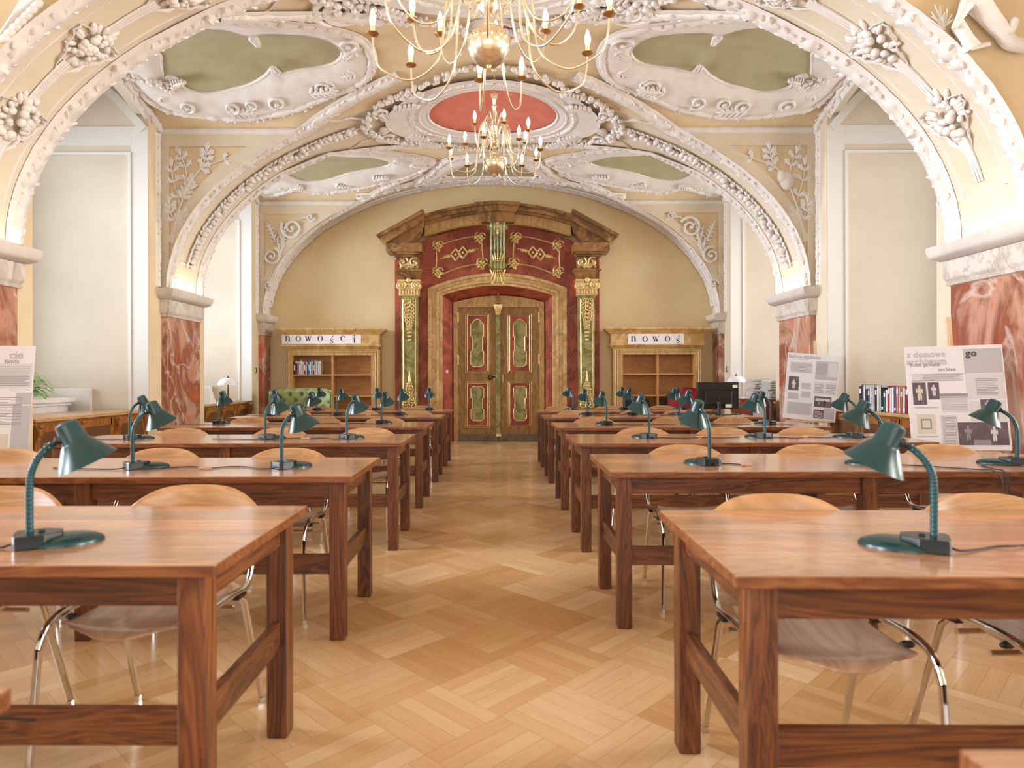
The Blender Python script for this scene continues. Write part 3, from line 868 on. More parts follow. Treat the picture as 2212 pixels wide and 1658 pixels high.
# medallions on the crowns of the arches
def medallion(cx, cy, rx, ry, seed, full=True):
    def el(a, b, n=40, of=.02): return [(lambda x, y: (Vector((x, y, ZC(x, y)-of)), nrm(x, y)))(cx+a*math.cos(2*PI*i/n), cy+b*math.sin(2*PI*i/n)) for i in range(n+1)]
    e0 = [(cx+rx*math.cos(2*PI*i/48), cy+ry*math.sin(2*PI*i/48)) for i in range(48)]
    trim(fill(e0, None, lambda p: .014, .12), 'red')
    o2 = [(cx+rx*1.5*math.cos(2*PI*i/48)*(1+.12*abs(math.cos(2*PI*i/48))), cy+ry*1.42*math.sin(2*PI*i/48)) for i in range(48)]
    mb = fill(o2, e0, lambda p: .035+.03*min(1, dseg(p, e0)/.1), .08)
    moulding(mb, el(rx*1.02, ry*1.02, of=.03), .04, .03, 1, .03, False)
    moulding(mb, el(rx*1.16, ry*1.16, of=.05), .05, .03, 1, .03, False)
    moulding(mb, el(rx*1.28, ry*1.28, of=.05), .07, .04, 1, .2)
    trim(mb)
    if not full: return
    mb = MB()
    gp = []
    for i in range(61):
        q = 2*PI*i/60; k = 1+.10*math.cos(4*q)
        x = cx+rx*1.86*math.cos(q)*(1+.06*math.cos(2*q)); y = cy+ry*1.66*math.sin(q)*k
        gp.append((Vector((x, y, ZC(x, y)-.02)), nrm(x, y)))
    garland(mb, gp, .055, seed, 1.0, False)
    trim(mb, smooth=60)
    mb = MB()
    for sx in (-1, 1):
        for (dx, dy, ax, ay, L_) in ((1.3, .55, -.8, .3, .4), (1.3, -.45, -.8, -.3, .4), (1.5, .1, .4, .6, .3), (1.1, .9, -.8, .5, .35), (1.15, -.75, -.8, -.4, .35), (1.45, -.2, .3, -.8, .28)):
            x, y = cx+sx*dx, cy+dy; p, n = crown_pt(x, y, .05)
            acanthus(mb, p, Vector((sx*ax, ay, 0)), n, L_, L_*.7, 5, .04)
        for (dx, dy, r_) in ((1.55, .45, .13), (1.5, -.4, .12), (1.25, .75, .1)):
            x, y = cx+sx*dx, cy+dy; p, n = crown_pt(x, y, .03); scroll(mb, p, n, (0, 1, 0), r_, 1.3, .028, sx, 1)
        for (dy, ang) in ((-.3, -.5), (.0, 0), (.35, .5)):
            x0, y0 = cx+sx*1.7, cy+dy; cur = []
            for i in range(10):
                x = x0+sx*.05*i; y = y0+ang*.05*i+.03*math.sin(i*1.1); cur.append(crown_pt(x, y, .01)[0])
            mb.tube(cur, [.022-.0015*i for i in range(10)], 5)
    trim(mb, smooth=60)
medallion(-.07, 9.28, .89, .78, 3)
medallion(-.07, 5.62, .89, .82, 4)
# small rosette at the crown of the middle bay, where the chandelier hangs
e0 = [(-.03+.26*math.cos(2*PI*i/32), 7.2+.22*math.sin(2*PI*i/32)) for i in range(32)]
trim(fill(e0, None, lambda p: .014, .1), 'red')
mb = MB(); moulding(mb, [(Vector((x, y, ZC(x, y)-.01)), nrm(x, y)) for x, y in closed([(-.03+.3*math.cos(2*PI*i/32), 7.2+.26*math.sin(2*PI*i/32)) for i in range(32)])], .08, .04, 2, .2); trim(mb)

# figure and trophies in the spandrels of the nearest arch
def PX(px, py, Y): return Vector(((px-1078)*Y/1435, Y, 1.2+(819-py)*Y/1435))
def skinfig(name, verts, edges, rads, mat):
    me = bpy.data.meshes.new(name); me.from_pydata([tuple(v) for v in verts], edges, [])
    me.materials.append(M[mat]); o = bpy.data.objects.new(name, me); COL.objects.link(o)
    md = o.modifiers.new('skin', 'SKIN')
    for i, r_ in enumerate(rads): me.skin_vertices[0].data[i].radius = (r_, r_)
    me.skin_vertices[0].data[0].use_root = True
    s_ = o.modifiers.new('sub', 'SUBSURF'); s_.levels = 2; s_.render_levels = 2
    o['kind'] = 'structure'; return o
Y5 = 5.0
vv = [PX(2150, 55, Y5), PX(2125, 20, Y5-.03), PX(2105, -20, Y5-.03), PX(2100, -60, Y5-.03), PX(2082, 30, Y5-.05), PX(2062, 66, Y5-.03), PX(2185, 75, Y5-.04), PX(2196, 40, Y5-.04), PX(2180, 95, Y5), PX(2230, 108, Y5), PX(2112, -95, Y5-.03)]
skinfig('trim_%d' % TR[0], vv, [(0, 1), (1, 2), (2, 3), (2, 4), (4, 5), (0, 6), (6, 7), (0, 8), (8, 9), (3, 10)], [.075, .075, .08, .035, .035, .022, .05, .032, .06, .045, .07], 'white'); TR[0] += 1
mb = MB()
for i in range(16):
    a = PX(2040+R.uniform(-6, 6), 62+R.uniform(-6, 6), 5.03); mb.tube([a, a+Vector((R.uniform(-.12, .05), -.03, R.uniform(.02, .17)))], [.009, .004], 4)
mb.tube([PX(2070, 55, 5.02), PX(2090, 85, 5.0), PX(2103, 108, 5.0)], [.05, .045, .06], 10)
mb.tube([PX(2098, 108, 5.0), PX(2140, 98, 5.0)], .018, 6)
trim(mb)
mb = MB()
for i in range(9):
    mb.tube([PX(5+i*7, 70-i*6, 5.02), PX(32+i*8, 30-i*6, 4.99), PX(55+i*8, -10-i*5, 5.0)], .014, 5)
for i in range(7):
    mb.ell(PX(12+i*12, 80-i*12, 5.0), (.05, .03, .03), (1, 0, .7), YU, 7, 5)
trim(mb)
# ------------------------------------------------------------------ portal and door
YD = 12.98
por = thing('door_surround', 'red green and gold marbled baroque surround of the double door', 'doorway', (0, YW, 0))
def B(mb, name, mat, parent=por, **kw):
    """world coordinates -> local to the parent's location"""
    L = parent.location if parent.parent is None else Vector((0, 0, 0))
    mb.v = [(x-L[0], y-L[1], z-L[2]) for x, y, z in mb.v]
    return mb.build(name, mat, parent, **kw)
def ring(outer, inner, y0, y1):
    """open U-shaped band between two outlines with the same number of points"""
    mb = MB(); loops = []
    for (a, b), (c, d) in zip(outer, inner):
        loops.append([(a, y0, b), (c, y0, d), (c, y1, d), (a, y1, b)])
    return mb.loft(loops)
NA = 14
def U(u0, u1, vs, vc, Y=YP, vb=1640): return pp([(u0, vb)]+archtop(u0, u1, vs, vc, NA)+[(u1, vb)], Y)
red_o = pp([(222, 1640)]+[(222, 430)]*1+[(222+(410-222)*i/3, 430-(130)*i/3) for i in range(1, 3)]+archtop(410, 1366, 300, 205, NA-6+2)+[(1366+(181)*i/3, 300+130*i/3) for i in range(1, 3)]+[(1547, 430), (1547, 1640)])
k = len(red_o)
inn = [(437, 1640)]+archtop(437, 1335, 612, 515, k-3)+[(1335, 1640)]
B(ring(red_o, pp(inn), 12.62, 12.72), 'wall_panel', 'redwall', smooth=0)
for i, (d0, d1, yf) in enumerate(((0, 24, 12.575), (24, 52, 12.59), (52, 72, 12.57), (72, 92, 12.61))):
    B(ring(U(437+d0, 1335-d0, 612+d0*.5, 515+d0*.88), U(437+d1, 1335-d1, 612+d1*.5, 515+d1*.88), yf, 12.72), 'frame_moulding', 'tanmarble', smooth=0, bevel=.006)
rv0 = U(527, 1250, 657, 597, YP); rv1 = U(600, 1190, 703, 660, YD)
mb = MB(); mb.loft([[(a[0], 12.66, a[1]) for a in rv0], [(a[0], YD, a[1]) for a in rv1]], False, False)
B(mb, 'reveal', 'redwall', smooth=0)
def cornice(u0, u1, vs, vc, th, y0, mat='brownmarble', name='cornice', prof=((0, 0), (.3, .05), (.75, .1), (1, .16))):
    for (a, p0), (b, p1) in zip(prof[:-1], prof[1:]):
        o = pp(archtop(u0, u1, vs+th*a, vc+th*a, 12)); i_ = pp(archtop(u0, u1, vs+th*b, vc+th*b, 12))
        B(ring(o, i_, y0+p0, 12.72), name, mat, smooth=0, bevel=.005)
cornice(425, 1355, 158, 82, 58, 12.30)
cornice(420, 1360, 216, 140, 66, 12.48, 'frame', 'fascia', ((0, 0), (.85, 0), (1, -.03)))
# raised centre block
mb = MB()
mb.prism(pp([(742, 92), (890, 82), (1034, 92), (1022, 112), (890, 102), (754, 112)]), 12.19, 12.6)
mb.prism(pp([(754, 112), (890, 102), (1022, 112), (1002, 148), (890, 140), (774, 148)]), 12.25, 12.6)
mb.prism(pp([(780, 148), (890, 140), (996, 148), (994, 208), (890, 206), (784, 208)]), 12.32, 12.6)
B(mb, 'keystone_block', 'brownmarble', smooth=0, bevel=.006)
for s in (0, 1):
    def m(p): return [((1780-u) if s else u, v) for u, v in p]
    mb = MB()
    mb.prism(pp(m([(128, 300), (420, 140), (428, 146), (428, 162), (140, 316)])), 12.14, 12.65)
    mb.prism(pp(m([(140, 316), (426, 162), (424, 205), (186, 346), (160, 330)])), 12.20, 12.65)
    mb.prism(pp(m([(186, 346), (424, 205), (412, 238), (408, 262), (322, 346)])), 12.30, 12.65)
    B(mb, 'pediment', 'brownmarble', smooth=0, bevel=.006)
    mb = MB()
    x0, z1 = P(*m([(188, 346)])[0], YP); x1, z0 = P(*m([(412, 400)])[0], YP); x0, x1 = sorted((x0, x1))
    mb.box(x0, x1, 12.20, 12.66, z0, z1)
    x0, z1 = P(*m([(222, 400)])[0], YP); x1, z0 = P(*m([(398, 412)])[0], YP); x0, x1 = sorted((x0, x1)); mb.box(x0, x1, 12.26, 12.66, z0, z1)
    x0, z1 = P(*m([(236, 412)])[0], YP); x1, z0 = P(*m([(392, 424)])[0], YP); x0, x1 = sorted((x0, x1)); mb.box(x0, x1, 12.34, 12.66, z0, z1)
    B(mb, 'entablature', 'brownmarble', smooth=0, bevel=.006)
    xa, _ = P(*m([(262, 0)])[0], YP); xb, _ = P(*m([(382, 0)])[0], YP); x0, x1 = sorted((xa, xb)); xc = (x0+x1)/2; hw = (x1-x0)/2
    def zz(v): return P(0, v, YP)[1]
    mb = MB(); mb.box(xc-hw*1.02, xc+hw*1.02, 12.44, 12.66, zz(566), zz(424))
    mb.rectprof(xc-hw, xc+hw, 12.42, 12.66, [(-.02, zz(566)), (0, zz(556)), (.03, zz(540)), (.05, zz(520)), (.08, zz(512)), (.08, zz(504)), (0, zz(502))])
    B(mb, 'frieze_block', 'brownmarble', smooth=20)
    # gold frieze relief
    mb = MB(); yy = 12.43; zc = (zz(432)+zz(500))/2
    for sx in (-1, 1):
        scroll(mb, (xc+sx*hw*.6, yy, zc+.03), YU, ZU, .085, 1.2, .02, sx, 1)
        acanthus(mb, (xc, yy, zc-.06), (sx*.8, 0, .4), YU, hw*1.1, .12, 5, .02)
        acanthus(mb, (xc+sx*hw*.9, yy, zc-.08), (-sx*.3, 0, 1), YU, .17, .07, 4, .02)
    acanthus(mb, (xc, yy, zc-.08), (0, 0, 1), YU, .18, .1, 5, .02); mb.ell((xc, yy, zc), (.05, .04, .03), ZU, YU, 8, 5)
    B(mb, 'gilded_relief', 'gold', smooth=60)
    # ionic capital
    mb = MB(); mb.box(xc-hw*1.22, xc+hw*1.22, 12.36, 12.62, zz(578), zz(568)); mb.box(xc-hw*1.05, xc+hw*1.05, 12.42, 12.62, zz(668), zz(578))
    for sx in (-1, 1):
        c_ = (xc+sx*hw*.85, 12.39, zz(604)); scroll(mb, c_, YU, ZU, .085, 1.9, .016, sx, PI/2)
        mb.lathe([(0, 0), (.08, 0), (.08, .14), (0, .14)], (c_[0], 12.40, c_[2]), 14, Matrix.Rotation(-PI/2, 3, 'X'))
    for i in range(-3, 4):
        acanthus(mb, (xc+i*hw*.3, 12.405, zz(664)), (0, 0, 1), YU, .13, .09, 4, .02)
    for i in range(-2, 3): mb.ell((xc+i*hw*.22, 12.39, zz(598)), (.03, .025, .03), ZU, YU, 8, 5)
    mb.ell((xc, 12.38, zz(572)), (.05, .05, .04), ZU, YU, 8, 5)
    B(mb, 'capital', 'gold', smooth=50)
    mb = MB(); mb.loft([[(xc-w_, 12.47, z), (xc+w_, 12.47, z), (xc+w_, 12.66, z), (xc-w_, 12.66, z)] for w_, z in ((hw*1.02, .0), (hw*1.02, .25), (hw*.86, .26), (hw*.82, zz(1300)), (hw*.9, zz(676)), (hw*1.0, zz(668)))])
    B(mb, 'pilaster', 'greenmarble', smooth=20)
    mb = MB()
    fr = [(xc-hw*.62, 12.465, zz(1380)), (xc-hw*.66, 12.465, zz(690)), (xc+hw*.66, 12.465, zz(690)), (xc+hw*.62, 12.465, zz(1380))]
    for i in range(4): mb.tube([fr[i], fr[(i+1) % 4]], .012, 5)
    for i in range(11):
        v = 705+i*24; wv = .10*(1-i/12); rr_ = R
        for sx in (-1, 1):
            if i < 8: scroll(mb, (xc+sx*wv*.7, 12.46, zz(v)), YU, ZU, wv*.45, 1, .010, sx, 1+i)
            leaf(mb, (xc, 12.46, zz(v)), (sx*.8, 0, -.6), YU, wv*1.1+.02, .04, .014)
        mb.ell((xc, 12.455, zz(v+8)), (.035*(1-i/16), .02, .02), ZU, YU, 7, 4)
    for i in range(8):
        v = 1370-i*20; wv = .11*(1-i/10)
        for sx in (-1, 1):
            scroll(mb, (xc+sx*wv*.6, 12.46, zz(v)), YU, ZU, wv*.5, 1, .012, -sx, 2+i)
        mb.ell((xc, 12.455, zz(v-8)), (.04*(1-i/12), .022, .02), ZU, YU, 7, 4)
    mb.tube([(xc, 12.46, zz(1215)), (xc, 12.46, zz(1150))], [.03, .008], 6)
    B(mb, 'gilded_ornament', 'gold', smooth=60)
    # curved gilded frame on the red field
    mb = MB(); yy = 12.61
    top = [P(*m([q])[0], YP) for q in [(520+(770-520)*i/8, 330-52*math.sin(PI/2*i/8)) for i in range(9)]]
    bot = [P(*m([q])[0], YP) for q in [(520+(770-520)*i/8, 525-66*math.sin(PI/2*i/8)) for i in range(9)]]
    lf = [P(*m([q])[0], YP) for q in [(490, 350), (492, 420), (488, 505)]]; rt = [P(*m([q])[0], YP) for q in [(786, 290), (790, 360), (796, 450)]]
    for pth in (top, bot, lf, rt): mb.tube([(a, yy, b) for a, b in pth], .026, 6, flat=.6)
    for q in ((500, 340), (775, 288), (788, 455), (500, 512)):
        x, z = P(*m([q])[0], YP)
        for a0 in (0, 1.6, 3.1, 4.7): scroll(mb, (x+.045*math.cos(a0+.8), yy-.01, z+.045*math.sin(a0+.8)), YU, ZU, .06, .9, .017, 1 if a0 < 3 else -1, a0)
        for a0 in range(5): leaf(mb, (x, yy, z), (math.cos(a0*1.26), 0, math.sin(a0*1.26)), YU, .12, .045, .02)
    x, z = P(*m([(640, 388)])[0], YP); sl = .13*(-1 if s else 1)
    for dx in (-.07, .07):
        cx_, cz_ = x+dx, z+dx*sl*2
        for aa, bb in (((-.09, 0), (0, .11)), ((0, .11), (.09, 0)), ((.09, 0), (0, -.11)), ((0, -.11), (-.09, 0))):
            mb.tube([(cx_+aa[0], yy, cz_+aa[1]), (cx_+bb[0], yy, cz_+bb[1])], .019, 5)
        mb.ell((cx_, yy-.005, cz_), (.03, .03, .02), ZU, YU, 7, 4)
    for sx in (-1, 1):
        for i in range(5):
            mb.ell((x+sx*(.19+.04*i), yy, z+sx*(.19+.04*i)*sl*2), (.024-.002*i, .035-.005*i, .018), (1, 0, 0), YU, 6, 4)
        acanthus(mb, (x+sx*.17, yy, z+sx*.17*sl*2), (sx, 0, sx*sl), YU, .16, .1, 4, .014)
    B(mb, 'gilded_frame', 'gold', smooth=60)
# green console with gilded shell
mb = MB(); xc = P(889, 0, YP)[0]
def zz(v): return P(0, v, YP)[1]
prf = [(12.28, 212), (12.24, 232), (12.27, 258), (12.36, 285), (12.42, 340), (12.46, 400), (12.46, 440), (12.42, 458), (12.38, 478), (12.42, 496)]
for i in range(-2, 3):
    mb.loft([[(xc+i*.058-.026*f, y, zz(v)), (xc+i*.058, y-.02, zz(v)), (xc+i*.058+.026*f, y, zz(v)), (xc+i*.058+.026*f, 12.62, zz(v)), (xc+i*.058-.026*f, 12.62, zz(v))] for (y, v), f in zip(prf, (1.1, 1.15, 1.1, 1, 1, 1, 1, 1.1, 1.15, 1.1))])
mb.lathe([(0, -.19), (.05, -.19), (.05, .19), (0, .19)], (xc, 12.32, zz(240)), 12, Matrix.Rotation(PI/2, 3, 'Y'))
mb.lathe([(0, -.17), (.035, -.17), (.035, .17), (0, .17)], (xc, 12.42, zz(478)), 12, Matrix.Rotation(PI/2, 3, 'Y'))
B(mb, 'console', 'greenmarble', smooth=40)
mb = MB()
for i in range(3): acanthus(mb, (xc, 12.25-.02*i+.05*i, zz(250+i*18)), (0, 0, 1), YU, .13, .1-.02*i, 4, .02)
for i in range(-2, 3): acanthus(mb, (xc+i*.035, 12.42, zz(452)), (i*.12, 0, 1), YU, .24-abs(i)*.03, .06, 5, .02)
for i in range(-2, 3): acanthus(mb, (xc+i*.03, 12.46, zz(500)), (i*.18, 0, -1), YU, .28-abs(i)*.02, .06, 5, .02)
for sx in (-1, 1):
    mb.tube([(xc+sx*.14, 12.46, zz(500)), (xc+sx*.08, 12.47, zz(540)), (xc+sx*.06, 12.48, zz(575)), (xc+sx*.12, 12.48, zz(592))], .018, 6)
B(mb, 'gilded_shell', 'gold', smooth=60)

dr = thing('door_1', 'tall marbled double door with red and green panels', 'door', (0, YD, 0)); dr['kind'] = 'structure'
del dr['label']; del dr['category']
o_ = U(600, 1190, 703, 660, YD, 1606); i_ = pp([(628, 1606)]+[(628+530*i/NA, 735) for i in range(NA+1)]+[(1158, 1606)], YD)
def BD(mb, name, mat, parent=dr, **kw):
    mb.v = [(x, y-YD, z) for x, y, z in mb.v]; return mb.build(name, mat, parent, **kw)
BD(ring(o_, i_, YD-.05, YD+.05), 'frame', 'frame', smooth=0, bevel=.005)
BD(MB().box(P(590, 0, YD)[0], P(1200, 0, YD)[0], YD+.06, YD+.1, 0, 3.4), 'backing', 'frame', smooth=0)
for s in (0, 1):
    def m(p): return [((1786-u) if s else u, v) for u, v in p]
    u0, u1 = (628, 889) if not s else (893, 1158)
    leafo = BD(MB().box(P(u0, 0, YD)[0], P(u1, 0, YD)[0], YD-.02, YD+.04, 0, P(0, 735, YD)[1]), 'door_leaf', 'doorwood', smooth=0)
    BD(MB().box(P(u0+2, 0, YD)[0], P(u1-2, 0, YD)[0], YD-.035, YD-.02, .005, P(0, 1560, YD)[1]), 'kick_plate', 'grime', leafo, smooth=0)
    for (v0, v1, g) in ((788, 1148, [(712, 845), (722, 836), (738, 816), (754, 811), (770, 816), (786, 836), (796, 845), (796, 925), (787, 925), (787, 1018), (796, 1018), (796, 1104), (780, 1120), (728, 1120), (712, 1104), (712, 1018), (721, 1018), (721, 925), (712, 925)]),
                        (1228, 1503, [(712, 1262), (728, 1248), (780, 1248), (796, 1262), (796, 1322), (787, 1328), (787, 1392), (796, 1398), (796, 1456), (780, 1472), (728, 1472), (712, 1456), (712, 1398), (721, 1392), (721, 1328), (712, 1322)])):
        a = pp(m([(690, v0), (820, v0), (820, v1), (690, v1)]), YD)
        BD(MB().prism(a, YD-.024, YD-.02), 'red_panel', 'redwall', leafo, smooth=0)
        mb = MB(); mb.tube([(x, YD-.024, z) for x, z in a], .011, 5, True)
        a2 = pp(m([(679, v0-10), (831, v0-10), (831, v1+11), (679, v1+11)]), YD); mb.tube([(x, YD-.022, z) for x, z in a2], .006, 5, True)
        gp = pp(m(g), YD); mb.tube([(x, YD-.028, z) for x, z in gp], .010, 5, True)
        BD(mb, 'panel_moulding', 'gold', leafo, smooth=40)
        BD(MB().prism(gp, YD-.028, YD-.024), 'green_panel', 'greenmarble', leafo, smooth=0)
    for v in (800, 1075):
        x, z = P(*m([(630, v)])[0], YD); BD(MB().box(x-.012, x+.012, YD-.045, YD-.02, z-.1, z+.1), 'hinge', 'gold', leafo, smooth=0)
    x, z = P(*m([(866, 1200)])[0], YD)
    mb = MB(); acanthus(mb, (x, YD-.03, z+.02), (0, 0, -1), YU, .12, .06, 4, .012); acanthus(mb, (x, YD-.03, z), (0, 0, 1), YU, .1, .06, 4, .012)
    BD(mb, 'keyhole_plate', 'gold', leafo, smooth=60)
x, z = P(838, 1190, YD)
mb = MB(); mb.tube([(x+.035*math.cos(a/12*2*PI), YD-.06, z+.035*math.sin(a/12*2*PI)) for a in range(12)], .012, 6, True); mb.tube([(x+.03, YD-.05, z), (x+.10, YD-.05, z+.01)], .012, 6)
BD(mb, 'door_handle', 'iron')
x0 = P(876, 0, YD)[0]; x1 = P(904, 0, YD)[0]
BD(MB().box(x0, x1, YD-.055, YD-.02, .12, P(0, 780, YD)[1]), 'astragal', 'greenmarble', smooth=0, bevel=.008)
mb = MB(); zc = P(0, 752, YD)[1]
mb.loft([[(x0-.03*f, YD-.10, z), (x1+.03*f, YD-.10, z), (x1+.03*f, YD-.03, z), (x0-.03*f, YD-.03, z)] for f, z in ((-.2, zc-.1), (.6, zc), (1.4, zc+.07), (1.5, zc+.1))])
for i in range(-1, 2): acanthus(mb, ((x0+x1)/2+i*.03, YD-.105, zc-.08), (0, 0, 1), YU, .14, .07, 4, .014)
BD(mb, 'gilded_capital', 'gold', smooth=50)
mb = MB(); mb.lathe([(.015, 0), (.05, .02), (.06, .06), (.03, .09), (.045, .12), (.02, .2), (.0, .24)], ((x0+x1)/2, YD-.06, zc+.1), 12)
BD(mb, 'finial', 'brownmarble')
BD(MB().box(x0, x1+.01, YD-.07, YD-.02, .09, .14), 'floor_bolt', 'gold', smooth=0)
# light switch on the red reveal
x, z = P(562, 1152, 12.8); tag(MB().box(x-.018, x+.018, 12.60, 12.625, z-.03, z+.03).build('light_switch', 'tag', smooth=0, bevel=.003), 'small pale light switch on the red door surround, left of the door', 'light switch')
bpy.data.objects['light_switch'].location = (0, 0, 0)

# ------------------------------------------------------------------ bookcases and lettering
def glyph(mb, ch, x, z, h, y):
    """hand built didone letter; h = x-height"""
    T, t_ = .19*h, .055*h
    y0, y1 = y-.002, y
    def rb(pts, w_): mb.ribbon([(x+a*h, z+b*h) for a, b in pts], [q*h for q in w_] if isinstance(w_, list) else w_, y0, y1)
    def vs(a, b0=0, b1=1.0): rb([(a, b0), (a, b1)], T)
    def sf(a, b, w_=.36): rb([(a-w_/2, b), (a+w_/2, b)], t_)
    if ch == 'n':
        vs(.2); vs(.78, 0, .72); sf(.2, .03); sf(.78, .03); rb([(.02, .97), (.2, .97)], t_)
        rb([(.26, .75), (.36, .9), (.52, .98), (.68, .93), (.78, .7)], [.05, .07, .09, .15, .19])
    elif ch == 'o':
        pts = [(.45+.40*math.cos(q*PI/12), .5+.5*math.sin(q*PI/12)) for q in range(25)]
        rb(pts, [.05+.15*abs(math.cos(q*PI/12))**1.5 for q in range(25)])
    elif ch == 'c':
        pts = [(.45+.40*math.cos(q*PI/12), .5+.5*math.sin(q*PI/12)) for q in range(3, 22)]
        rb(pts, [.05+.15*max(0, -math.cos(q*PI/12))**1.2 for q in range(3, 22)])
        mb.prism([(x+(.70+.1*math.cos(a*PI/4))*h, z+(.78+.1*math.sin(a*PI/4))*h) for a in range(8)], y0, y1)
    elif ch == 'w':
        rb([(.08, 1), (.38, 0)], T); rb([(.38, 0), (.62, .95)], t_*1.2); rb([(.55, 1), (.85, 0)], T); rb([(.85, 0), (1.12, 1)], t_*1.2)
        sf(.08, .97); sf(.58, .97, .3); sf(1.12, .97, .3)
    elif ch in 'sś':
        pts = [(.66, .78), (.55, .95), (.36, .99), (.17, .86), (.18, .68), (.4, .52), (.62, .38), (.68, .2), (.5, .03), (.3, .02), (.12, .2)]
        rb(pts, [.05, .06, .07, .13, .17, .2, .18, .13, .07, .06, .05]); rb([(.66, .97), (.66, .70)], t_); rb([(.12, .03), (.12, .3)], t_)
        if ch == 'ś': rb([(.42, 1.2), (.68, 1.5)], [.07, .16])
    elif ch == 'i':
        vs(.2); sf(.2, .03); rb([(.02, .97), (.2, .97)], t_)
        mb.prism([(x+(.2+.12*math.cos(a*PI/6))*h, z+(1.38+.12*math.sin(a*PI/6))*h) for a in range(12)], y0, y1)
def bookcase(ox, us, label, cards, cardlabel, sc):
    """us: u-extents (cornice, frieze, lower cornice, frame, opening)"""
    YF = 12.38
    def X(u, Y=YF): return ((u/sc+ox)-1076)*Y/1435
    def Zv(v, Y=YF): return 1.2+(819-(v/4.145+560))*Y/1435
    t = thing('bookcase', label, 'bookcase', ((X(us[4][0])+X(us[4][1]))/2, 12.5, 0))
    x0, x1 = X(us[3][0]), X(us[3][1]); o0, o1 = X(us[4][0]), X(us[4][1]); zt = Zv(855)
    def b(mb, name, mat, **kw): return B(mb, name, mat, t, **kw)
    b(MB().box(x0, o0, YF, YW, 0, zt).box(o1, x1, YF, YW, 0, zt).box(x0, x1, YF, YW, zt, Zv(800)), 'surround', 'frame', smooth=0, bevel=.006)
    m1 = MB()
    for d in (.02, .055):
        m1.tube([(x0+d, YF-.004, 0), (x0+d, YF-.004, Zv(800)-d), (x1-d, YF-.004, Zv(800)-d), (x1-d, YF-.004, 0)], .012, 5)
    b(m1, 'surround_moulding', 'tanmarble')
    b(MB().rectprof(X(us[1][0]), X(us[1][1]), YF-.02, YW-.01, [(-.06, Zv(805)), (-.03, Zv(795)), (.0, Zv(780)), (.025, Zv(772)), (.025, Zv(762)), (0, Zv(760)), (0, Zv(672)), (.02, Zv(664)), (.04, Zv(650)), (.09, Zv(634)), (.10, Zv(628)), (.10, Zv(616)), (0, Zv(613))]), 'cornice', 'tanmarble', smooth=25)
    b(MB().box(o0-.01, o1+.01, YW-.06, YW-.02, 0, zt), 'back_panel', 'shelfback', smooth=0)
    xm = X(us[5])
    b(MB().box(xm-.014, xm+.014, YF+.02, YW-.05, 0, zt), 'divider', 'shelf', smooth=0)
    for v in (1030, 1222, 1410, 1600):
        z = Zv(v); b(MB().box(o0, o1, YF+.015, YW-.05, z-.012, z+.012), 'shelf', 'shelf', smooth=0)
    for xa in (o0, o1-.012): b(MB().box(xa, xa+.012, YF, YW-.05, 0, zt), 'side_panel', 'shelf', smooth=0)
    b(MB().box(o0, o1, YF+.01, YF+.04, 0, .08), 'plinth', 'frame', smooth=0)
    # paper banner of letters taped to the frieze
    yb = YF-.022
    bn = thing('paper_banner', cardlabel, 'sign', (X(cards[0]), yb, Zv(cards[3])))
    B(MB().box(X(cards[0]), X(cards[1]), yb-.002, yb, Zv(cards[3]), Zv(cards[2])), 'paper_strip', 'paper', bn, smooth=0)
    for (ch, u, v, hh) in cards[4]:
        mb = MB(); glyph(mb, ch, X(u), Zv(v), hh, yb-.0025); B(mb, 'letter', 'ink', bn, smooth=0)
    return X, Zv, o0, o1, xm
h_ = .098
X1, Z1, a0, a1, am = bookcase(520, ((330, 1290), (372, 1232), (0, 0), (402, 1232), (452, 1168), 813), 'stone-framed open bookcase left of the door with a few books', (368, 1076, 658, 752,
    [('n', 398, 728, h_), ('o', 495, 730, h_), ('w', 578, 726, h_*.95), ('o', 690, 728, h_), ('ś', 795, 748, h_*.95), ('c', 895, 728, h_), ('i', 1008, 744, h_)]),
    'white paper banner reading nowości on the left bookcase', 4.146)
X2, Z2, b0, b1, bm_ = bookcase(1200, ((470, 1370), (502, 1325), (0, 0), (525, 1302), (594, 1246), 916), 'stone-framed bookcase right of the door with dark binders low down', (643, 1145, 668, 762,
    [('n', 670, 738, h_), ('o', 775, 740, h_), ('w', 865, 738, h_*.95), ('o', 975, 738, h_), ('ś', 1072, 754, h_*.95)]),
    'white paper banner reading nowoś on the right bookcase', 4.144)
def book(x, y, z, th, d, h, col, label, group, rz=0, tilt=0, lab=None, name='book', cat='book'):
    t = thing(name, label, cat, (x, y, z), rz, group)
    t.rotation_euler = (0, tilt, rz)
    mb = MB().box(-th/2, th/2, 0, .004, 0, h).box(-th/2, -th/2+.003, 0, d, 0, h).box(th/2-.003, th/2, 0, d, 0, h)
    mb.build('cover', bookmat(col), t, smooth=0)
    MB().box(-th/2+.003, th/2-.003, .004, d-.005, .004, h-.004).build('pages', 'paper', t, smooth=0)
    if lab: MB().box(-th/2+.004, th/2-.004, -.001, .0, h*lab[0], h*lab[1]).build('spine_label', bookmat(lab[2]), t, smooth=0)
    return t
x = a0+.018; zs = Z1(1030)+.013
cols = ['#2a3568', '#3a4470', '#c77c5e', '#d8d2d6', '#cfc9d0', '#c4a3a8', '#b02a44', '#d5cdd0', '#20609c', '#3476a8', '#d9d5dc', '#c9c6cc', '#3b4658', '#d8cfc8', '#e0dcda', '#cdc3b6', '#d6d2cc']
names = ['navy', 'slate blue', 'orange', 'white', 'pale grey', 'pinkish', 'crimson', 'off-white', 'blue', 'light blue', 'white', 'silver', 'dark grey', 'cream', 'ivory', 'beige', 'pale']
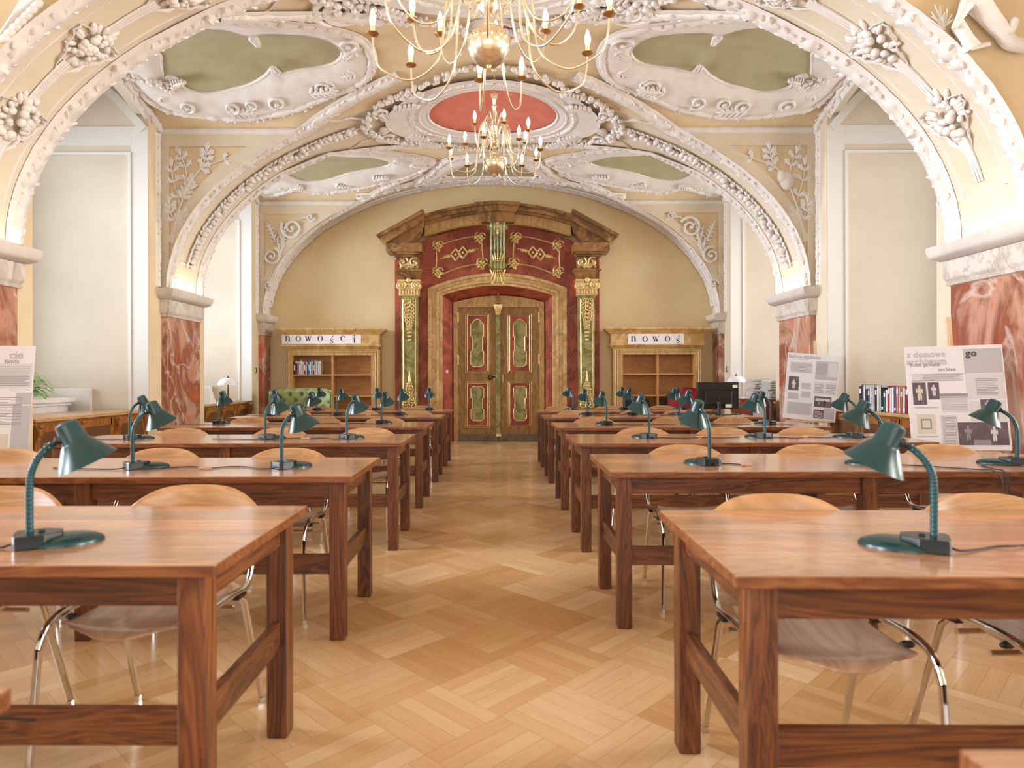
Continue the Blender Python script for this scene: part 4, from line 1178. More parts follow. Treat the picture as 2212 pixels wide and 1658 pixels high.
ords = ['first', 'second', 'third', 'fourth', 'fifth', 'sixth', 'seventh', 'eighth', 'ninth', 'tenth', 'eleventh', 'twelfth', 'thirteenth', 'fourteenth', 'fifteenth', 'sixteenth', 'seventeenth']
for i, c in enumerate(cols):
    th = R.uniform(.024, .036); h = R.uniform(.225, .262)
    book(x+th/2, 12.44, zs, th, .17, h, c, '%s book on the left bookcase, %s from its left end' % (names[i], ords[i]), 'books on the top shelf of the left bookcase', lab=(.8, .95, '#e8e4e8') if i % 3 else (.3, .7, '#e8e4e8'))
    x += th+.0015
    if x > a0+.555: break
# dark binders on the right bookcase
for half, (xa, xb) in enumerate(((b0+.02, bm_-.02), (bm_+.02, b1-.02))):
    x = xa; i = 0
    while x+.06 < xb and i < 8:
        t = thing('ring_binder', 'black ring binder, %s from the left in the %s low compartment of the right bookcase' % (ords[i], ('left', 'right')[half]), 'binder', (x+.03, 12.43, Z2(1410)+.013), 0, 'black binders on the right bookcase')
        MB().box(-.029, .029, 0, .24, 0, .30).build('cover', 'blackplastic', t, smooth=0, bevel=.003)
        MB().box(-.018, .018, -.001, 0, .13, .17).build('spine_label', 'tag', t, smooth=0)
        x += .062; i += 1
# ------------------------------------------------------------------ reading tables
ROW = ['nearest', 'second', 'third', 'fourth', 'fifth', 'farthest']
TL, TD, TH = 2.5, .75, .76
def make_table(aisle):
    """aisle = +1 when the aisle end is at +x"""
    t = thing('reading_table', '', 'table')
    hx, hy = TL/2, TD/2; lg = .07; ox, oy = .04, .035; z0 = TH-.03
    tp = MB().box(-hx, hx, -hy, hy, z0, TH).build('tabletop', 'top', t, smooth=0, bevel=.004)
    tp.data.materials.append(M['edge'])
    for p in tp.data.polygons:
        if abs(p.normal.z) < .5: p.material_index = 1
    for sx in (-1, 0, 1):
        for sy in (-1, 1):
            xx = sx*(hx-ox-lg/2); yy = sy*(hy-oy-lg/2)
            MB().box(xx-lg/2, xx+lg/2, yy-lg/2, yy+lg/2, 0, z0).build('leg', 'woodz', t, smooth=0, bevel=.005)
    for sy in (-1, 1):
        yy = sy*(hy-oy-lg/2)
        for xa, xb in ((-hx+ox+lg, -lg/2), (lg/2, hx-ox-lg)):
            MB().box(xa, xb, yy-.014, yy+.014, z0-.085, z0).build('apron', 'woodx', t, smooth=0, bevel=.002)
    for xa, xb in ((-hx+ox+lg, -lg/2), (lg/2, hx-ox-lg)):
        yy = -(hy-oy-lg/2)
        MB().box(xa, xb, yy-.014, yy+.014, .30, .39).build('stretcher', 'woodx', t, smooth=0, bevel=.003)
    for sx in (-1, 1):
        xx = sx*(hx-ox-lg/2)
        MB().box(xx-.014, xx+.014, -hy+oy+lg, hy-oy-lg, z0-.085, z0).build('side_apron', 'woody', t, smooth=0, bevel=.002)
        MB().box(xx-.014, xx+.014, -hy+oy+lg, hy-oy-lg, .30, .39).build('side_stretcher', 'woody', t, smooth=0, bevel=.003)
    xx = aisle*(hx-ox-lg/2+.0155)
    cy, cz = -hy+oy+lg+.05, z0-.028
    MB().prism([(cy+.024*math.cos(q*PI/8), cz+.010*math.sin(q*PI/8)) for q in range(16)], xx-.0015, xx+.0008, ax=0).build('inventory_tag', 'tag', t, smooth=0)
    return t
LY = [1.62, 3.056, 4.66, 6.20, 7.76, 9.19]; RY = [1.50, 3.18, 4.60, 6.07, 7.65, 9.06]
XLE, XRE = -.672, .532
protoL = make_table(1); protoR = make_table(-1)
TAB = {}
ends = {('L', 0): 0, ('R', 0): 0}
for side, ys, proto in (('L', LY, protoL), ('R', RY, protoR)):
    for i, y in enumerate(ys):
        t = proto if i == 0 else copy_tree(proto)
        sn = 'left' if side == 'L' else 'right'
        t.location = ((XLE-TL/2) if side == 'L' else (XRE+TL/2), y-.035+TD/2, 0)
        t.rotation_euler = (0, 0, {('R', 0): -.012, ('L', 0): -.006, ('R', 1): -.006}.get((side, i), 0))
        t['label'] = 'reddish brown wooden reading table %s of the aisle, %s row from the camera' % (sn, ROW[i])
        t['group'] = 'reading tables %s of the aisle' % sn
        TAB[(side, i)] = t
for side, x, yf in (('L', -.70-TL/2, .955), ('R', .545+TL/2, .79)):
    t = copy_tree(protoL if side == 'L' else protoR); sn = 'left' if side == 'L' else 'right'
    t.location = (x, yf-TD/2, 0); t.rotation_euler = (0, 0, 0)
    t['label'] = 'reading table cropped by the frame, only a corner showing at bottom %s' % sn
    t['group'] = 'reading tables %s of the aisle' % sn

# ------------------------------------------------------------------ chairs
def make_chair():
    t = thing('plywood_chair', '', 'chair')
    # seat shell, front toward -y
    def sheet(fn, nu, nv, th):
        top = [[Vector(fn(i/nu, j/nv)) for i in range(nu+1)] for j in range(nv+1)]
        mb = MB(); mb.loft(top, False, False); return mb
    def seatf(u, v):
        y = -.25+.42*v
        wv = .205*(1-.10*max(0, v-.5)*2)*(1-.5*max(0, (.12-v)/.12)**2)
        x = (2*u-1)*wv
        z = .456-.022*math.sin(min(1, v*1.1)*PI)-.022*max(0, (.15-v)/.15)**2*1.0+.014*abs(2*u-1)**2
        edge = abs(2*u-1)
        y += (.045*edge**3 if v < .2 else 0)*(1-v/.2)
        return (x, y, z)
    sheet(seatf, 16, 16, .01).build('seat', 'beechy', t, smooth=60, solid=.011, subsurf=1)
    def backf(u, v):
        a = 2*u-1
        z0 = .60; z1 = .81-.075*abs(a)**3.2
        z = z0+(z1-z0)*v+.0*(1-v)
        zl = z0+.03*abs(a)**3
        z = zl+(z1-zl)*v
        x = a*.240*(1-.06*(1-v))
        y = .262+.035*v-.05*a*a
        return (x, y, z)
    sheet(backf, 18, 8, .01).build('backrest', 'beech', t, smooth=60, solid=.011, subsurf=1)
    for s in (-1, 1):
        x = s*.230
        rail = crom([(x, .235, .80), (x, .235, .62), (x, .205, .52), (x, .15, .47), (x, .0, .478), (x, -.13, .478), (x, -.20, .455), (x, -.235, .40)], 5)
        r_ = MB().tube(rail[3:], .013, 8, flat=.75).build('side_rail', 'chrome', t, smooth=60)
        MB().ell((x-s*.01, -.10, .452), (.022, .012, .012), (s, 0, 0), None, 8, 5).build('rubber_buffer', 'blackplastic', r_)
        MB().tube([(x, -.235, .40), (x+s*.012, -.262, .02)], .013, 8, flat=.75).tube([(x+s*.012, -.262, .02), (x+s*.0125, -.263, 0)], .0135, 8).build('leg', 'chrome', t)
        MB().tube([(x-s*.01, .10, .465), (x-s*.004, .15, .42), (x+s*.005, .285, .02)], .013, 8, flat=.75).tube([(x+s*.005, .285, .02), (x+s*.0055, .286, 0)], .0135, 8).build('leg', 'chrome', t)
        MB().box(x-.012, x+.012, .07, .13, .45, .462).build('bracket', 'blackplastic', r_, smooth=0)
    MB().tube([(-.222, -.04, .405), (.222, -.04, .405)], .009, 8).tube([(-.215, .1, .415), (.215, .1, .415)], .009, 8).build('crossbar', 'chrome', t)
    return t
chair = make_chair()
CX = {('L', 0): [-1.13, -1.83, -2.6], ('L', 1): [-1.2, -1.93, -2.80], ('L', 2): [-1.06, -1.775, -2.57], ('L', 3): [-1.2, -1.85, -2.60], ('L', 4): [-1.06, -1.73, -2.61], ('L', 5): [-1.17, -1.95, -2.69],
      ('R', 0): [.93, 1.64, 2.45], ('R', 1): [1.09, 1.84, 2.60], ('R', 2): [1.17, 1.80, 2.44], ('R', 3): [.97, 1.77, 2.41], ('R', 4): [.94, 1.73, 2.29], ('R', 5): [.895, 1.62, 2.42]}
POS = ['nearest the aisle', 'in the middle place', 'nearest the windows']
first = True
for (side, i), xs in CX.items():
    yf = (LY if side == 'L' else RY)[i]-.035+TD
    for k, x in enumerate(xs):
        if side == 'L' and i == 0 and k == 2: continue
        if side == 'R' and i == 0 and k == 2: continue
        c = chair if first else copy_tree(chair); first = False
        c.location = (x, yf-(.15 if (side, i) == ('L', 0) else .235)+R.uniform(-.01, .015), 0); c.rotation_euler = (0, 0, R.uniform(-.05, .05))
        c['label'] = 'beech plywood chair behind the %s %s-hand table, %s' % (ROW[i], 'left' if side == 'L' else 'right', POS[k])
        c['group'] = 'plywood reading chairs'

# ------------------------------------------------------------------ desk lamps
def make_lamp(x, y, head, label, reach=1.0, cord=None, hgt=1.0, conn=None):
    t = thing('desk_lamp', label, 'desk lamp', (x, y, TH), PI/2-math.radians(head), 'green gooseneck desk lamps')
    # base: flat shell-shaped foot and switch block
    mb = MB(); loops = []
    for f, h in ((1.0, 0), (1.0, .006), (.93, .013), (.7, .021), (.35, .026), (.02, .027)):
        loops.append([(.085+.088*f*math.cos(2*PI*j/28), .074*f*math.sin(2*PI*j/28)*(1-.12*math.cos(2*PI*j/28)), h) for j in range(28)])
    mb.loft(loops)
    mb.build('foot', 'lampgreen', t, smooth=50)
    MB().prism([(-.030, -.052), (.034, -.052), (.075, -.022), (.075, .022), (.034, .052), (-.030, .052), (-.036, .03), (-.036, -.03)], 0, .036, ax=2).build('switch_box', 'lampdark', t, smooth=0, bevel=.003)
    MB().box(.02, .034, -.012, .012, .036, .042).build('switch', 'tag' if False else 'lampdark', t, smooth=0)
    k = reach
    path = crom([(0, 0, .03), (0, 0, .09), (0, 0, .15), (.004*k, 0, .195), (.018*k, 0, .228*hgt), (.036*k, 0, .25*hgt), (.052*k, 0, .264*hgt)], 14)
    rs = [.0094+.0010*math.sin(i*PI*.75) for i in range(len(path))]
    MB().tube(path, rs, 10).build('gooseneck', 'lampneck', t, smooth=60)
    # shade: vented cap, cylinder, cone
    ax = Vector((.040, 0, -.085)).normalized()
    top = Vector((.079*k, 0, .321*hgt))
    rot = Vector((0, 0, 1)).rotation_difference(ax).to_matrix()
    sh = MB().lathe([(.0, .001), (.021, .001), (.0265, .004), (.0285, .010), (.0335, .058), (.0355, .061), (.038, .062), (.077, .122), (.0785, .124), (.075, .123), (.036, .066), (.0, .06)], top, 28, rot).build('shade', 'lampgreen', t, smooth=40)
    MB().lathe([(0, 0), (.015, 0), (.016, .002)], top-ax*.0008, 16, rot).build('vent_cap', 'lampneck', sh)
    MB().ell(top+ax*.085, (.028, .022, .022), ax, None, 10, 6).build('lamp_bulb', 'opal', sh)
    j = top+ax*.040+Vector((-.028, 0, -.012))
    MB().tube([(.046*k, 0, .258*hgt), j, top+ax*.035], .0075, 8).ell(j, (.014, .011, .014), (1, 0, 0), None, 8, 5).build('swivel_joint', 'lampdark', t)
    if cord:
        rz = t.rotation_euler[2]; c_, s_ = math.cos(-rz), math.sin(-rz)
        pts = []
        for (dx, dy, dz) in cord: pts.append(Vector((dx*c_-dy*s_, dx*s_+dy*c_, .004+dz)))
        pts = [Vector((-.034, 0, .012)), Vector((-.055, 0, .006))]+pts
        cd = MB().tube(crom(pts, 7), .0028, 6).build('power_cord', 'ink', t)
        if conn is not None:
            q = pts[conn+2]; cc = MB().box(-.03, .03, -.006, .006, -.002, .008).build('cord_connector', 'pink', cd, smooth=0, bevel=.002)
            cc.location = (q[0], q[1], .004); cc.rotation_euler = (0, 0, -rz+.2)
    return t
LAMPS = []
def lx(px, y): return (px-1076)*y/1435
rowL = [(1.765, [(62, 58)]), (3.30, [(607, 36), (285, 45)]), (4.93, [(748, 28), (572, 34), (279, 44)]), (6.62, [(823, 14), (658, 30), (471, 4)]), (8.18, [(862, 10), (727, 16), (581, 20)]), (9.55, [(926, -4), (811, 3), (683, 10)])]
rowR = [(1.70, [(2016, -60)]), (3.38, [(1531, -20), (1905, -60), (2196, -62)]), (4.93, [(1401, -26), (1651, -29), (1852, -50)]), (6.38, [(1309, -16), (1498, -20), (1663, -32)]), (8.08, [(1268, -18), (1366, -14), (1466, -30)]), (9.50, [(1237, -32), (1348, -12), (1473, -36)])]
LP = ['nearest the aisle', 'in the middle', 'nearest the windows']
for side, rows in (('left', rowL), ('right', rowR)):
    for i, (y, ls) in enumerate(rows):
        for k, (px, hd) in enumerate(ls):
            sg = 1 if side == 'left' else -1
            cord = None; conn = None
            x = lx(px, y)
            if i == 0 and side == 'right': cord = [(.10, -.01, 0), (.17, .02, 0), (.21, .01, .004), (.27, .03, 0), (.45, .0, 0), (.7, -.06, 0)]
            elif i == 0: cord = [(-.06, -.03, 0), (-.2, -.06, 0), (-.4, -.02, 0)]
            elif side == 'left' and k == 0 and len(ls) > 1:
                d = lx(ls[1][0], y)-x; cord = [(-.10, -.03, 0), (d*.25, .035, 0), (d*.38, .045, 0), (d*.5, -.02, 0), (d*.62, .05, 0), (d*.8, .0, 0), (d+.06, -.045, 0)]; conn = 3
            elif side == 'left': cord = [(-.1, -.04, 0), (-.22, -.02, 0), (-.4, .01, 0)]
            elif i == 1 and k == 1: cord = [(.1, -.04, 0), (.2, -.10, 0), (.34, -.21, 0), (.37, -.265, -.0), (.38, -.31, -.06), (.38, -.30, -.3)]
            elif i == 1 and k == 2: cord = [(-.05, -.08, 0), (-.2, -.03, 0), (-.26, -.19, 0), (-.27, -.265, 0), (-.28, -.31, -.06), (-.28, -.30, -.3)]
            elif side == 'right' and k < 2 and i > 1:
                d = lx(ls[1][0], y)-lx(ls[0][0], y) if k == 0 else .7
                cord = [(.09, .02, 0), (d*.3, -.05, 0), (d*.45, .03, 0), (d*.6, -.02, 0), (d*.8, .05, 0)]; conn = 2
            else: cord = [(.06, .03, 0), (.12, .035, 0), (.18, -.03, 0)]; conn = 2
            make_lamp(x, y, hd, 'green gooseneck desk lamp on the %s %s-hand table%s' % (ROW[i], side, '' if len(ls) == 1 else ', the lamp '+LP[k]), reach=R.uniform(.9, 1.08), cord=cord, conn=conn, hgt=R.uniform(.97, 1.03))
# white cord connectors on two tables, loose cables under the nearest tables
tag(MB().tube(crom([(1.245, 1.52, .72), (1.30, 1.50, .62), (1.38, 1.52, .45), (1.45, 1.54, .2), (1.52, 1.6, .01), (1.8, 1.7, .006)], 8), .003, 6).tube(crom([(1.27, 1.52, .72), (1.29, 1.50, .6), (1.43, 1.5, .42), (1.62, 1.5, .3)], 8), .003, 6).build('power_cable', 'ink'), 'black cables hanging under the nearest right table', 'cable')
tag(MB().tube(crom([(-1.10, 1.575, .395), (-1.22, 1.56, .405), (-1.30, 1.55, .36), (-1.32, 1.54, .2), (-1.27, 1.53, .01), (-1.5, 1.4, .006)], 8), .003, 6).build('power_cable', 'ink'), 'black cable looping over the lower rail of the nearest left table', 'cable')

# ------------------------------------------------------------------ chandeliers
def chandelier(loc, label, R1, R2, low, high, gr, ztop):
    t = thing('chandelier', label, 'chandelier', loc)
    gl = MB()
    n = 40; loops = []
    for i in range(15):
        a = -PI/2+PI*i/14; r_ = gr*math.cos(a); z = gr*math.sin(a)*.98
        loops.append([(max(r_, .004)*(1+(.018*math.sin(12*(2*PI*j/n)+z*22) if abs(a) < 1.35 else 0))*math.cos(2*PI*j/n), max(r_, .004)*(1+(.018*math.sin(12*(2*PI*j/n)+z*22) if abs(a) < 1.35 else 0))*math.sin(2*PI*j/n), z) for j in range(n)])
    gl.loft(loops).build('globe', 'brass', t, smooth=60)
    bd = MB()
    for j in range(28): bd.ell((gr*1.0*math.cos(2*PI*j/28), gr*1.0*math.sin(2*PI*j/28), gr*.25), (.006, .006, .006), None, None, 6, 4)
    bd.build('beaded_band', 'brass', t)
    MB().lathe([(.0, -gr*1.25), (.012, -gr*1.2), (.02, -gr*1.1), (.01, -gr*1.02), (.03, -gr*.96)], (0, 0, 0), 12).build('finial', 'brass', t)
    hz = gr+.02
    MB().lathe([(.045, gr*.9), (.03, gr+.02), (.018, gr+.05), (.05, gr+.08), (.055, gr+.11), (.02, gr+.14), (.016, gr+.22), (.045, gr+.25), (.05, gr+.28), (.018, gr+.31), (.016, gr+.48), (.03, gr+.5), (.012, gr+.52), (.022, gr+.56), (.045, gr+.62), (.04, gr+.63), (.0, gr+.63)], (0, 0, 0), 14).build('stem', 'brass', t, smooth=50)
    cur = MB()
    for i in range(8):
        a = 2*PI*i/8+.2; d = Vector((math.cos(a), math.sin(a), 0))
        for zz_, r0, hh in ((gr+.12, .07, 1), (gr+.24, .06, -1)):
            pts = [d*(.03+r0*q)+Vector((0, 0, zz_+hh*.04*math.sin(q*5))) for q in [k/8 for k in range(9)]]
            cur.tube(pts, .006, 5); cur.ell(pts[-1], (.013, .013, .013), None, None, 7, 5)
    cur.build('scrollwork', 'brass', t)
    ch = MB(); z = gr+.63; k = 0
    while z < ztop-loc[2]-.02:
        c_ = Vector((0, 0, z+.016)); e1 = Vector((1, 0, 0)) if k % 2 else Vector((0, 1, 0))
        ch.tube([c_+e1*(.009*math.cos(2*PI*j/8))+Vector((0, 0, .02*math.sin(2*PI*j/8))) for j in range(8)], .0026, 4, True); z += .032; k += 1
    ch.build('chain', 'brassdark', t)
    for (angs, Rr, zc, lowr) in ((low, R1, .10, 1), (high, R2, .29, 0)):
        for a in angs:
            q = math.radians(a); d = Vector((math.sin(q), math.cos(q), 0))
            if lowr: pr = [(.03, gr+.10), (.06, gr+.24), (.13*R1/.6, gr+.33), (.20*R1/.6, gr+.24), (.225*R1/.6, gr+.05), (.26*R1/.6, -.06), (.40*R1/.6, -.15*R1/.6), (.55*R1/.6, -.10), (Rr*.985, .0), (Rr, zc)]
            else: pr = [(.03, gr+.22), (.06, gr+.36), (.11*R1/.6, gr+.42), (.16*R1/.6, gr+.34), (.19*R1/.6, gr+.12), (.25*R1/.6, .10), (.36*R1/.6, .06), (Rr*.93, .15), (Rr, zc)]
            path = crom([d*r_+Vector((0, 0, z_)) for r_, z_ in pr], 6)
            arm = MB().tube(path, .0065, 7).build('arm', 'brass', t, smooth=60)
            c = d*Rr
            MB().lathe([(.004, zc-.02), (.01, zc-.008), (.030, zc), (.036, zc+.008), (.034, zc+.010), (.012, zc+.006), (.0, zc+.006)], c, 16).build('drip_pan', 'brassdark', arm, smooth=50)
            MB().lathe([(.011, zc+.006), (.0125, zc+.02), (.0125, zc+.052), (0, zc+.052)], c, 12).build('candle_sleeve', 'candle', arm)
            MB().lathe([(.011, zc+.052), (.013, zc+.058), (.0175, zc+.080), (.0185, zc+.092), (.016, zc+.110), (.009, zc+.13), (.003, zc+.148), (0, zc+.151)], c, 12).build('bulb', 'bulb', arm, smooth=60)
    return t
chandelier((-.05, 3.71, 3.06), 'large brass chandelier with candle bulbs, near the camera and cropped by the top edge', .665, .54, [-84, -48, -6, 18, 63, 101, 140, 180, -130], [-35, 40, -59, 75, 4, 115, 160, -160, -110], .119, 4.93)
chandelier((-.04, 7.2, 3.535), 'smaller brass chandelier with candle bulbs hanging before the red ceiling oval', .51, .40, [-72, -38, 14, 38, 66, 105, 150, 192, -112], [-55, -5, 60, 115, 165, -150], .120, 4.96)
# ------------------------------------------------------------------ radiator cabinets in the niches
def cabinet(side, ya, yb, label, top=.83):
    s = -1 if side == 'left' else 1; X = (XL if s < 0 else XR)+s*.10
    t = thing('radiator_cabinet', label, 'cabinet', (X+s*.25, (ya+yb)/2, 0))
    L = yb-ya; h = L/2
    # local: face toward the aisle is at x = -s*.25
    def bx(m, xa, xb, *r): m.box(min(xa, xb), max(xa, xb), *r); return m
    f = -s*.25
    bx(MB(), f-s*.03, -f+s*.2, -h, h, top-.035, top).build('cabinet_top', 'cabtop', t, smooth=0, bevel=.005)
    bx(MB(), f+s*.03, -f+s*.2, -h, h, 0, top-.035).build('body', 'cabinet', t, smooth=0)
    n = max(2, round(L/.62)); w_ = L/n
    for i in range(n):
        y0, y1 = -h+i*w_+.07, -h+(i+1)*w_-.07
        fr = MB()
        for (p, q, z0, z1) in ((y0-.05, y0+.03, .08, top-.06), (y1-.03, y1+.05, .08, top-.06), (y0, y1, .08, .16), (y0, y1, top-.14, top-.06)): bx(fr, f, f+s*.03, p, q, z0, z1)
        dr_ = fr.build('door', 'cabinet', t, smooth=0, bevel=.003)
        bx(MB(), f+s*.012, f+s*.02, y0+.03, y1-.03, .16, top-.14).build('cane_panel', 'cane', dr_, smooth=0)
    for i in range(n+1):
        y = max(-h+.05, min(h-.05, -h+i*w_))
        cb = MB(); pts = [(-.06, 0), (-.05, .05), (-.02, .09), (-.045, .12), (-.05, .15), (-.015, .2), (0, .22)]
        cb.prism([(f-s*.0, top-.25)]+[(f-s*(.012+.055*math.sin((q/8)*PI)**2*(q/8+.3)), top-.25+.19*q/8) for q in range(9)]+[(f, top-.06)], y-.035, y+.035)
        for q in range(4): cb.ell((f-s*(.02+.012*q), y, top-.20+.042*q), (.014, .034, .02), (1, 0, 0), None, 7, 5)
        bx(cb, f-s*.012, f+s*.02, y-.045, y+.045, .06, top-.25)
        cb.build('carved_bracket', 'cabinet', t, smooth=50)
    bx(MB(), f-s*.015, f+s*.03, -h, h, 0, .08).build('plinth', 'cabinet', t, smooth=0, bevel=.003)
    return t
cabinet('left', 6.36, 8.43, 'long wooden radiator cabinet with cane doors in the near left niche')
cabinet('left', 10.03, 11.95, 'wooden radiator cabinet in the far left niche, under the white-domed lamp')
cabinet('right', 6.36, 8.43, 'wooden radiator cabinet with carved brackets in the near right niche, carrying a book row')
cabinet('right', 10.03, 11.95, 'wooden radiator cabinet in the far right niche, under the newspapers')
CT = .83
# books on the right cabinet
y = 7.85; i = 0
bc = [('#23262c', 'black'), ('#2b3040', 'dark navy'), ('#d5d2d6', 'white'), ('#34302f', 'charcoal'), ('#2c4d85', 'blue'), ('#c9c8cc', 'pale grey'), ('#dedcdc', 'white'), ('#c8c0c2', 'grey-pink'), ('#252321', 'black'), ('#e0dcd6', 'ivory'), ('#b8bac2', 'silver'), ('#1d1b1b', 'black'), ('#1c6f62', 'teal green'), ('#d9d6da', 'white'), ('#a3243c', 'crimson'), ('#d7cfc8', 'cream'), ('#dcdbe0', 'white'), ('#6b4a8c', 'purple'), ('#c98e78', 'salmon'), ('#d6a58f', 'peach'), ('#b25a48', 'brick red'), ('#c7c4c2', 'grey'), ('#8c2a34', 'dark red'), ('#d9d0c2', 'beige')]
pos24 = ords+['eighteenth', 'nineteenth', 'twentieth', 'twenty-first', 'twenty-second', 'twenty-third', 'twenty-fourth']
for i, (c, nm) in enumerate(bc):
    th = R.uniform(.03, .05); h = R.uniform(.23, .30)
    book(XR+.16, y-th/2, CT+.002, th, .18, h, c, '%s book on the near right cabinet, %s counted from the far end' % (nm, pos24[i]), 'books on the near right radiator cabinet', rz=-PI/2, lab=(.08, .2, '#e6e3e4') if i % 2 else (.7, .9, '#d9d4d2'))
    y -= th+.002
    if y < 6.75: break
# table lamps with white shades
def shade_lamp(x, y, z, label, hgt=.42):
    t = thing('table_lamp', label, 'table lamp', (x, y, z))
    MB().lathe([(.075, 0), (.078, .008), (.06, .016), (.025, .028), (.016, .045), (0, .045)], n=20).build('base', 'darkmetal', t)
    MB().lathe([(.010, .04), (.014, .07), (.009, .1), (.012, .18), (.008, .25), (.012, hgt-.13), (.018, hgt-.125), (.0, hgt-.12)], n=12).build('pole', 'darkmetal', t)
    MB().lathe([(.165, hgt-.13), (.163, hgt-.115), (.15, hgt-.08), (.12, hgt-.045), (.07, hgt-.02), (.015, hgt-.010), (.01, hgt-.014), (.07, hgt-.026), (.118, hgt-.05), (.146, hgt-.083), (.158, hgt-.115), (.16, hgt-.13)], n=28).build('lamp_shade', 'opal', t, smooth=60)
    MB().lathe([(.02, hgt-.012), (.022, hgt-.005), (.008, hgt+.005), (.004, hgt+.03), (0, hgt+.032)], n=10).build('finial', 'darkmetal', t)
    return t
shade_lamp(XL-.14, 11.05, CT, 'old table lamp with a white glass dome on the far left cabinet')
shade_lamp(XR+.10, 11.75, CT, 'table lamp with a white shade behind the newspaper stacks at right', .44)
# newspapers
def news(x, y, n, label, wd=.42, seed=1):
    rr = random.Random(seed); t = MB(); z = CT+.002
    for i in range(n):
        th = rr.uniform(.011, .019); dx, dy = rr.uniform(-.03, .03), rr.uniform(-.05, .05); w2, d2 = .16+rr.uniform(-.015, .01), wd/2+rr.uniform(-.03, .02)
        bow = rr.uniform(.0, .016)
        lp = []
        for q in range(7):
            f = q/6*2-1; zz_ = z-bow*f*f*(.4 if i else 0)
            lp.append([(x-w2+dx, y+f*d2+dy, zz_), (x+w2+dx, y+f*d2+dy, zz_), (x+w2+dx, y+f*d2+dy, zz_+th*.62), (x-w2+dx, y+f*d2+dy, zz_+th*.62)])
        t.loft(lp); z += th
    o = t.build('newspaper_stack', 'news', smooth=0); tag(o, label, 'newspapers', 'newspaper stacks'); return o
news(XR+.28, 11.1, 25, 'tall uneven stack of newspapers beside the white-shaded lamp', seed=3)
news(XR+.28, 10.50, 24, 'tall stack of newspapers nearest the stone pilaster at right', seed=8)
tag(MB().box(XR+.12, XR+.42, 11.42, 11.62, CT, CT+.03).box(XR+.13, XR+.40, 11.43, 11.6, CT+.03, CT+.045).build('paper_pile', 'paper', smooth=0), 'low pile of white papers at the foot of the right table lamp', 'papers')
tag(MB().box(XL-.35, XL-.12, 11.3, 11.5, CT, CT+.02).box(XL-.3, XL-.14, 11.32, 11.5, CT+.02, CT+.032).build('open_book', 'pcream', smooth=0, bevel=.003), 'small pile of pale booklets right of the domed lamp', 'booklets')
tag(MB().loft([[(XL-.34, 10.30, CT), (XL-.12, 10.30, CT), (XL-.12, 10.55, CT), (XL-.34, 10.55, CT)], [(XL-.28, 10.42, CT+.24), (XL-.16, 10.42, CT+.24), (XL-.16, 10.45, CT+.24), (XL-.28, 10.45, CT+.24)]]).build('leaflet_holder', 'paper', smooth=0), 'pale leaflet holder on the far left cabinet beside the pilaster', 'leaflet holder')
# plant on the left sill
pt = thing('potted_plant', 'leafy green plant in a pale pot on the left window ledge', 'plant', (XL-1.18, 7.75, .985))
MB().lathe([(.06, 0), (.085, .13), (.09, .14), (.075, .135), (0, .12)], n=16).build('pot', 'pot', pt)
lf = MB(); rr = random.Random(4)
for i in range(70):
    a = rr.uniform(0, 2*PI); el_ = rr.uniform(-.25, 1.3); L_ = rr.uniform(.08, .26)
    d = Vector((math.cos(a)*math.cos(el_), math.sin(a)*math.cos(el_), math.sin(el_)))
    p0 = Vector((0, 0, .12)); p1 = p0+d*L_; p2 = p1+Vector((d.x*.08, d.y*.08, -.04-.05*rr.random()))
    lf.tube([p0, p0+d*L_*.6+Vector((0, 0, .02)), p1], .0025, 4)
    dd = (p2-p1).normalized(); nn = dd.cross(Vector((-d.y, d.x, 0.01))).normalized()
    c_ = p1+dd*.045; sd_ = dd.cross(nn)
    lf.add([p1, p1+dd*.03+sd_*.038, p1+dd*.08+sd_*.024, p1+dd*.125, p1+dd*.08-sd_*.024, p1+dd*.03-sd_*.038], [(0, 1, 2, 3), (0, 3, 4, 5)])
lf.build('foliage', 'leaf', pt, smooth=0, solid=.001)

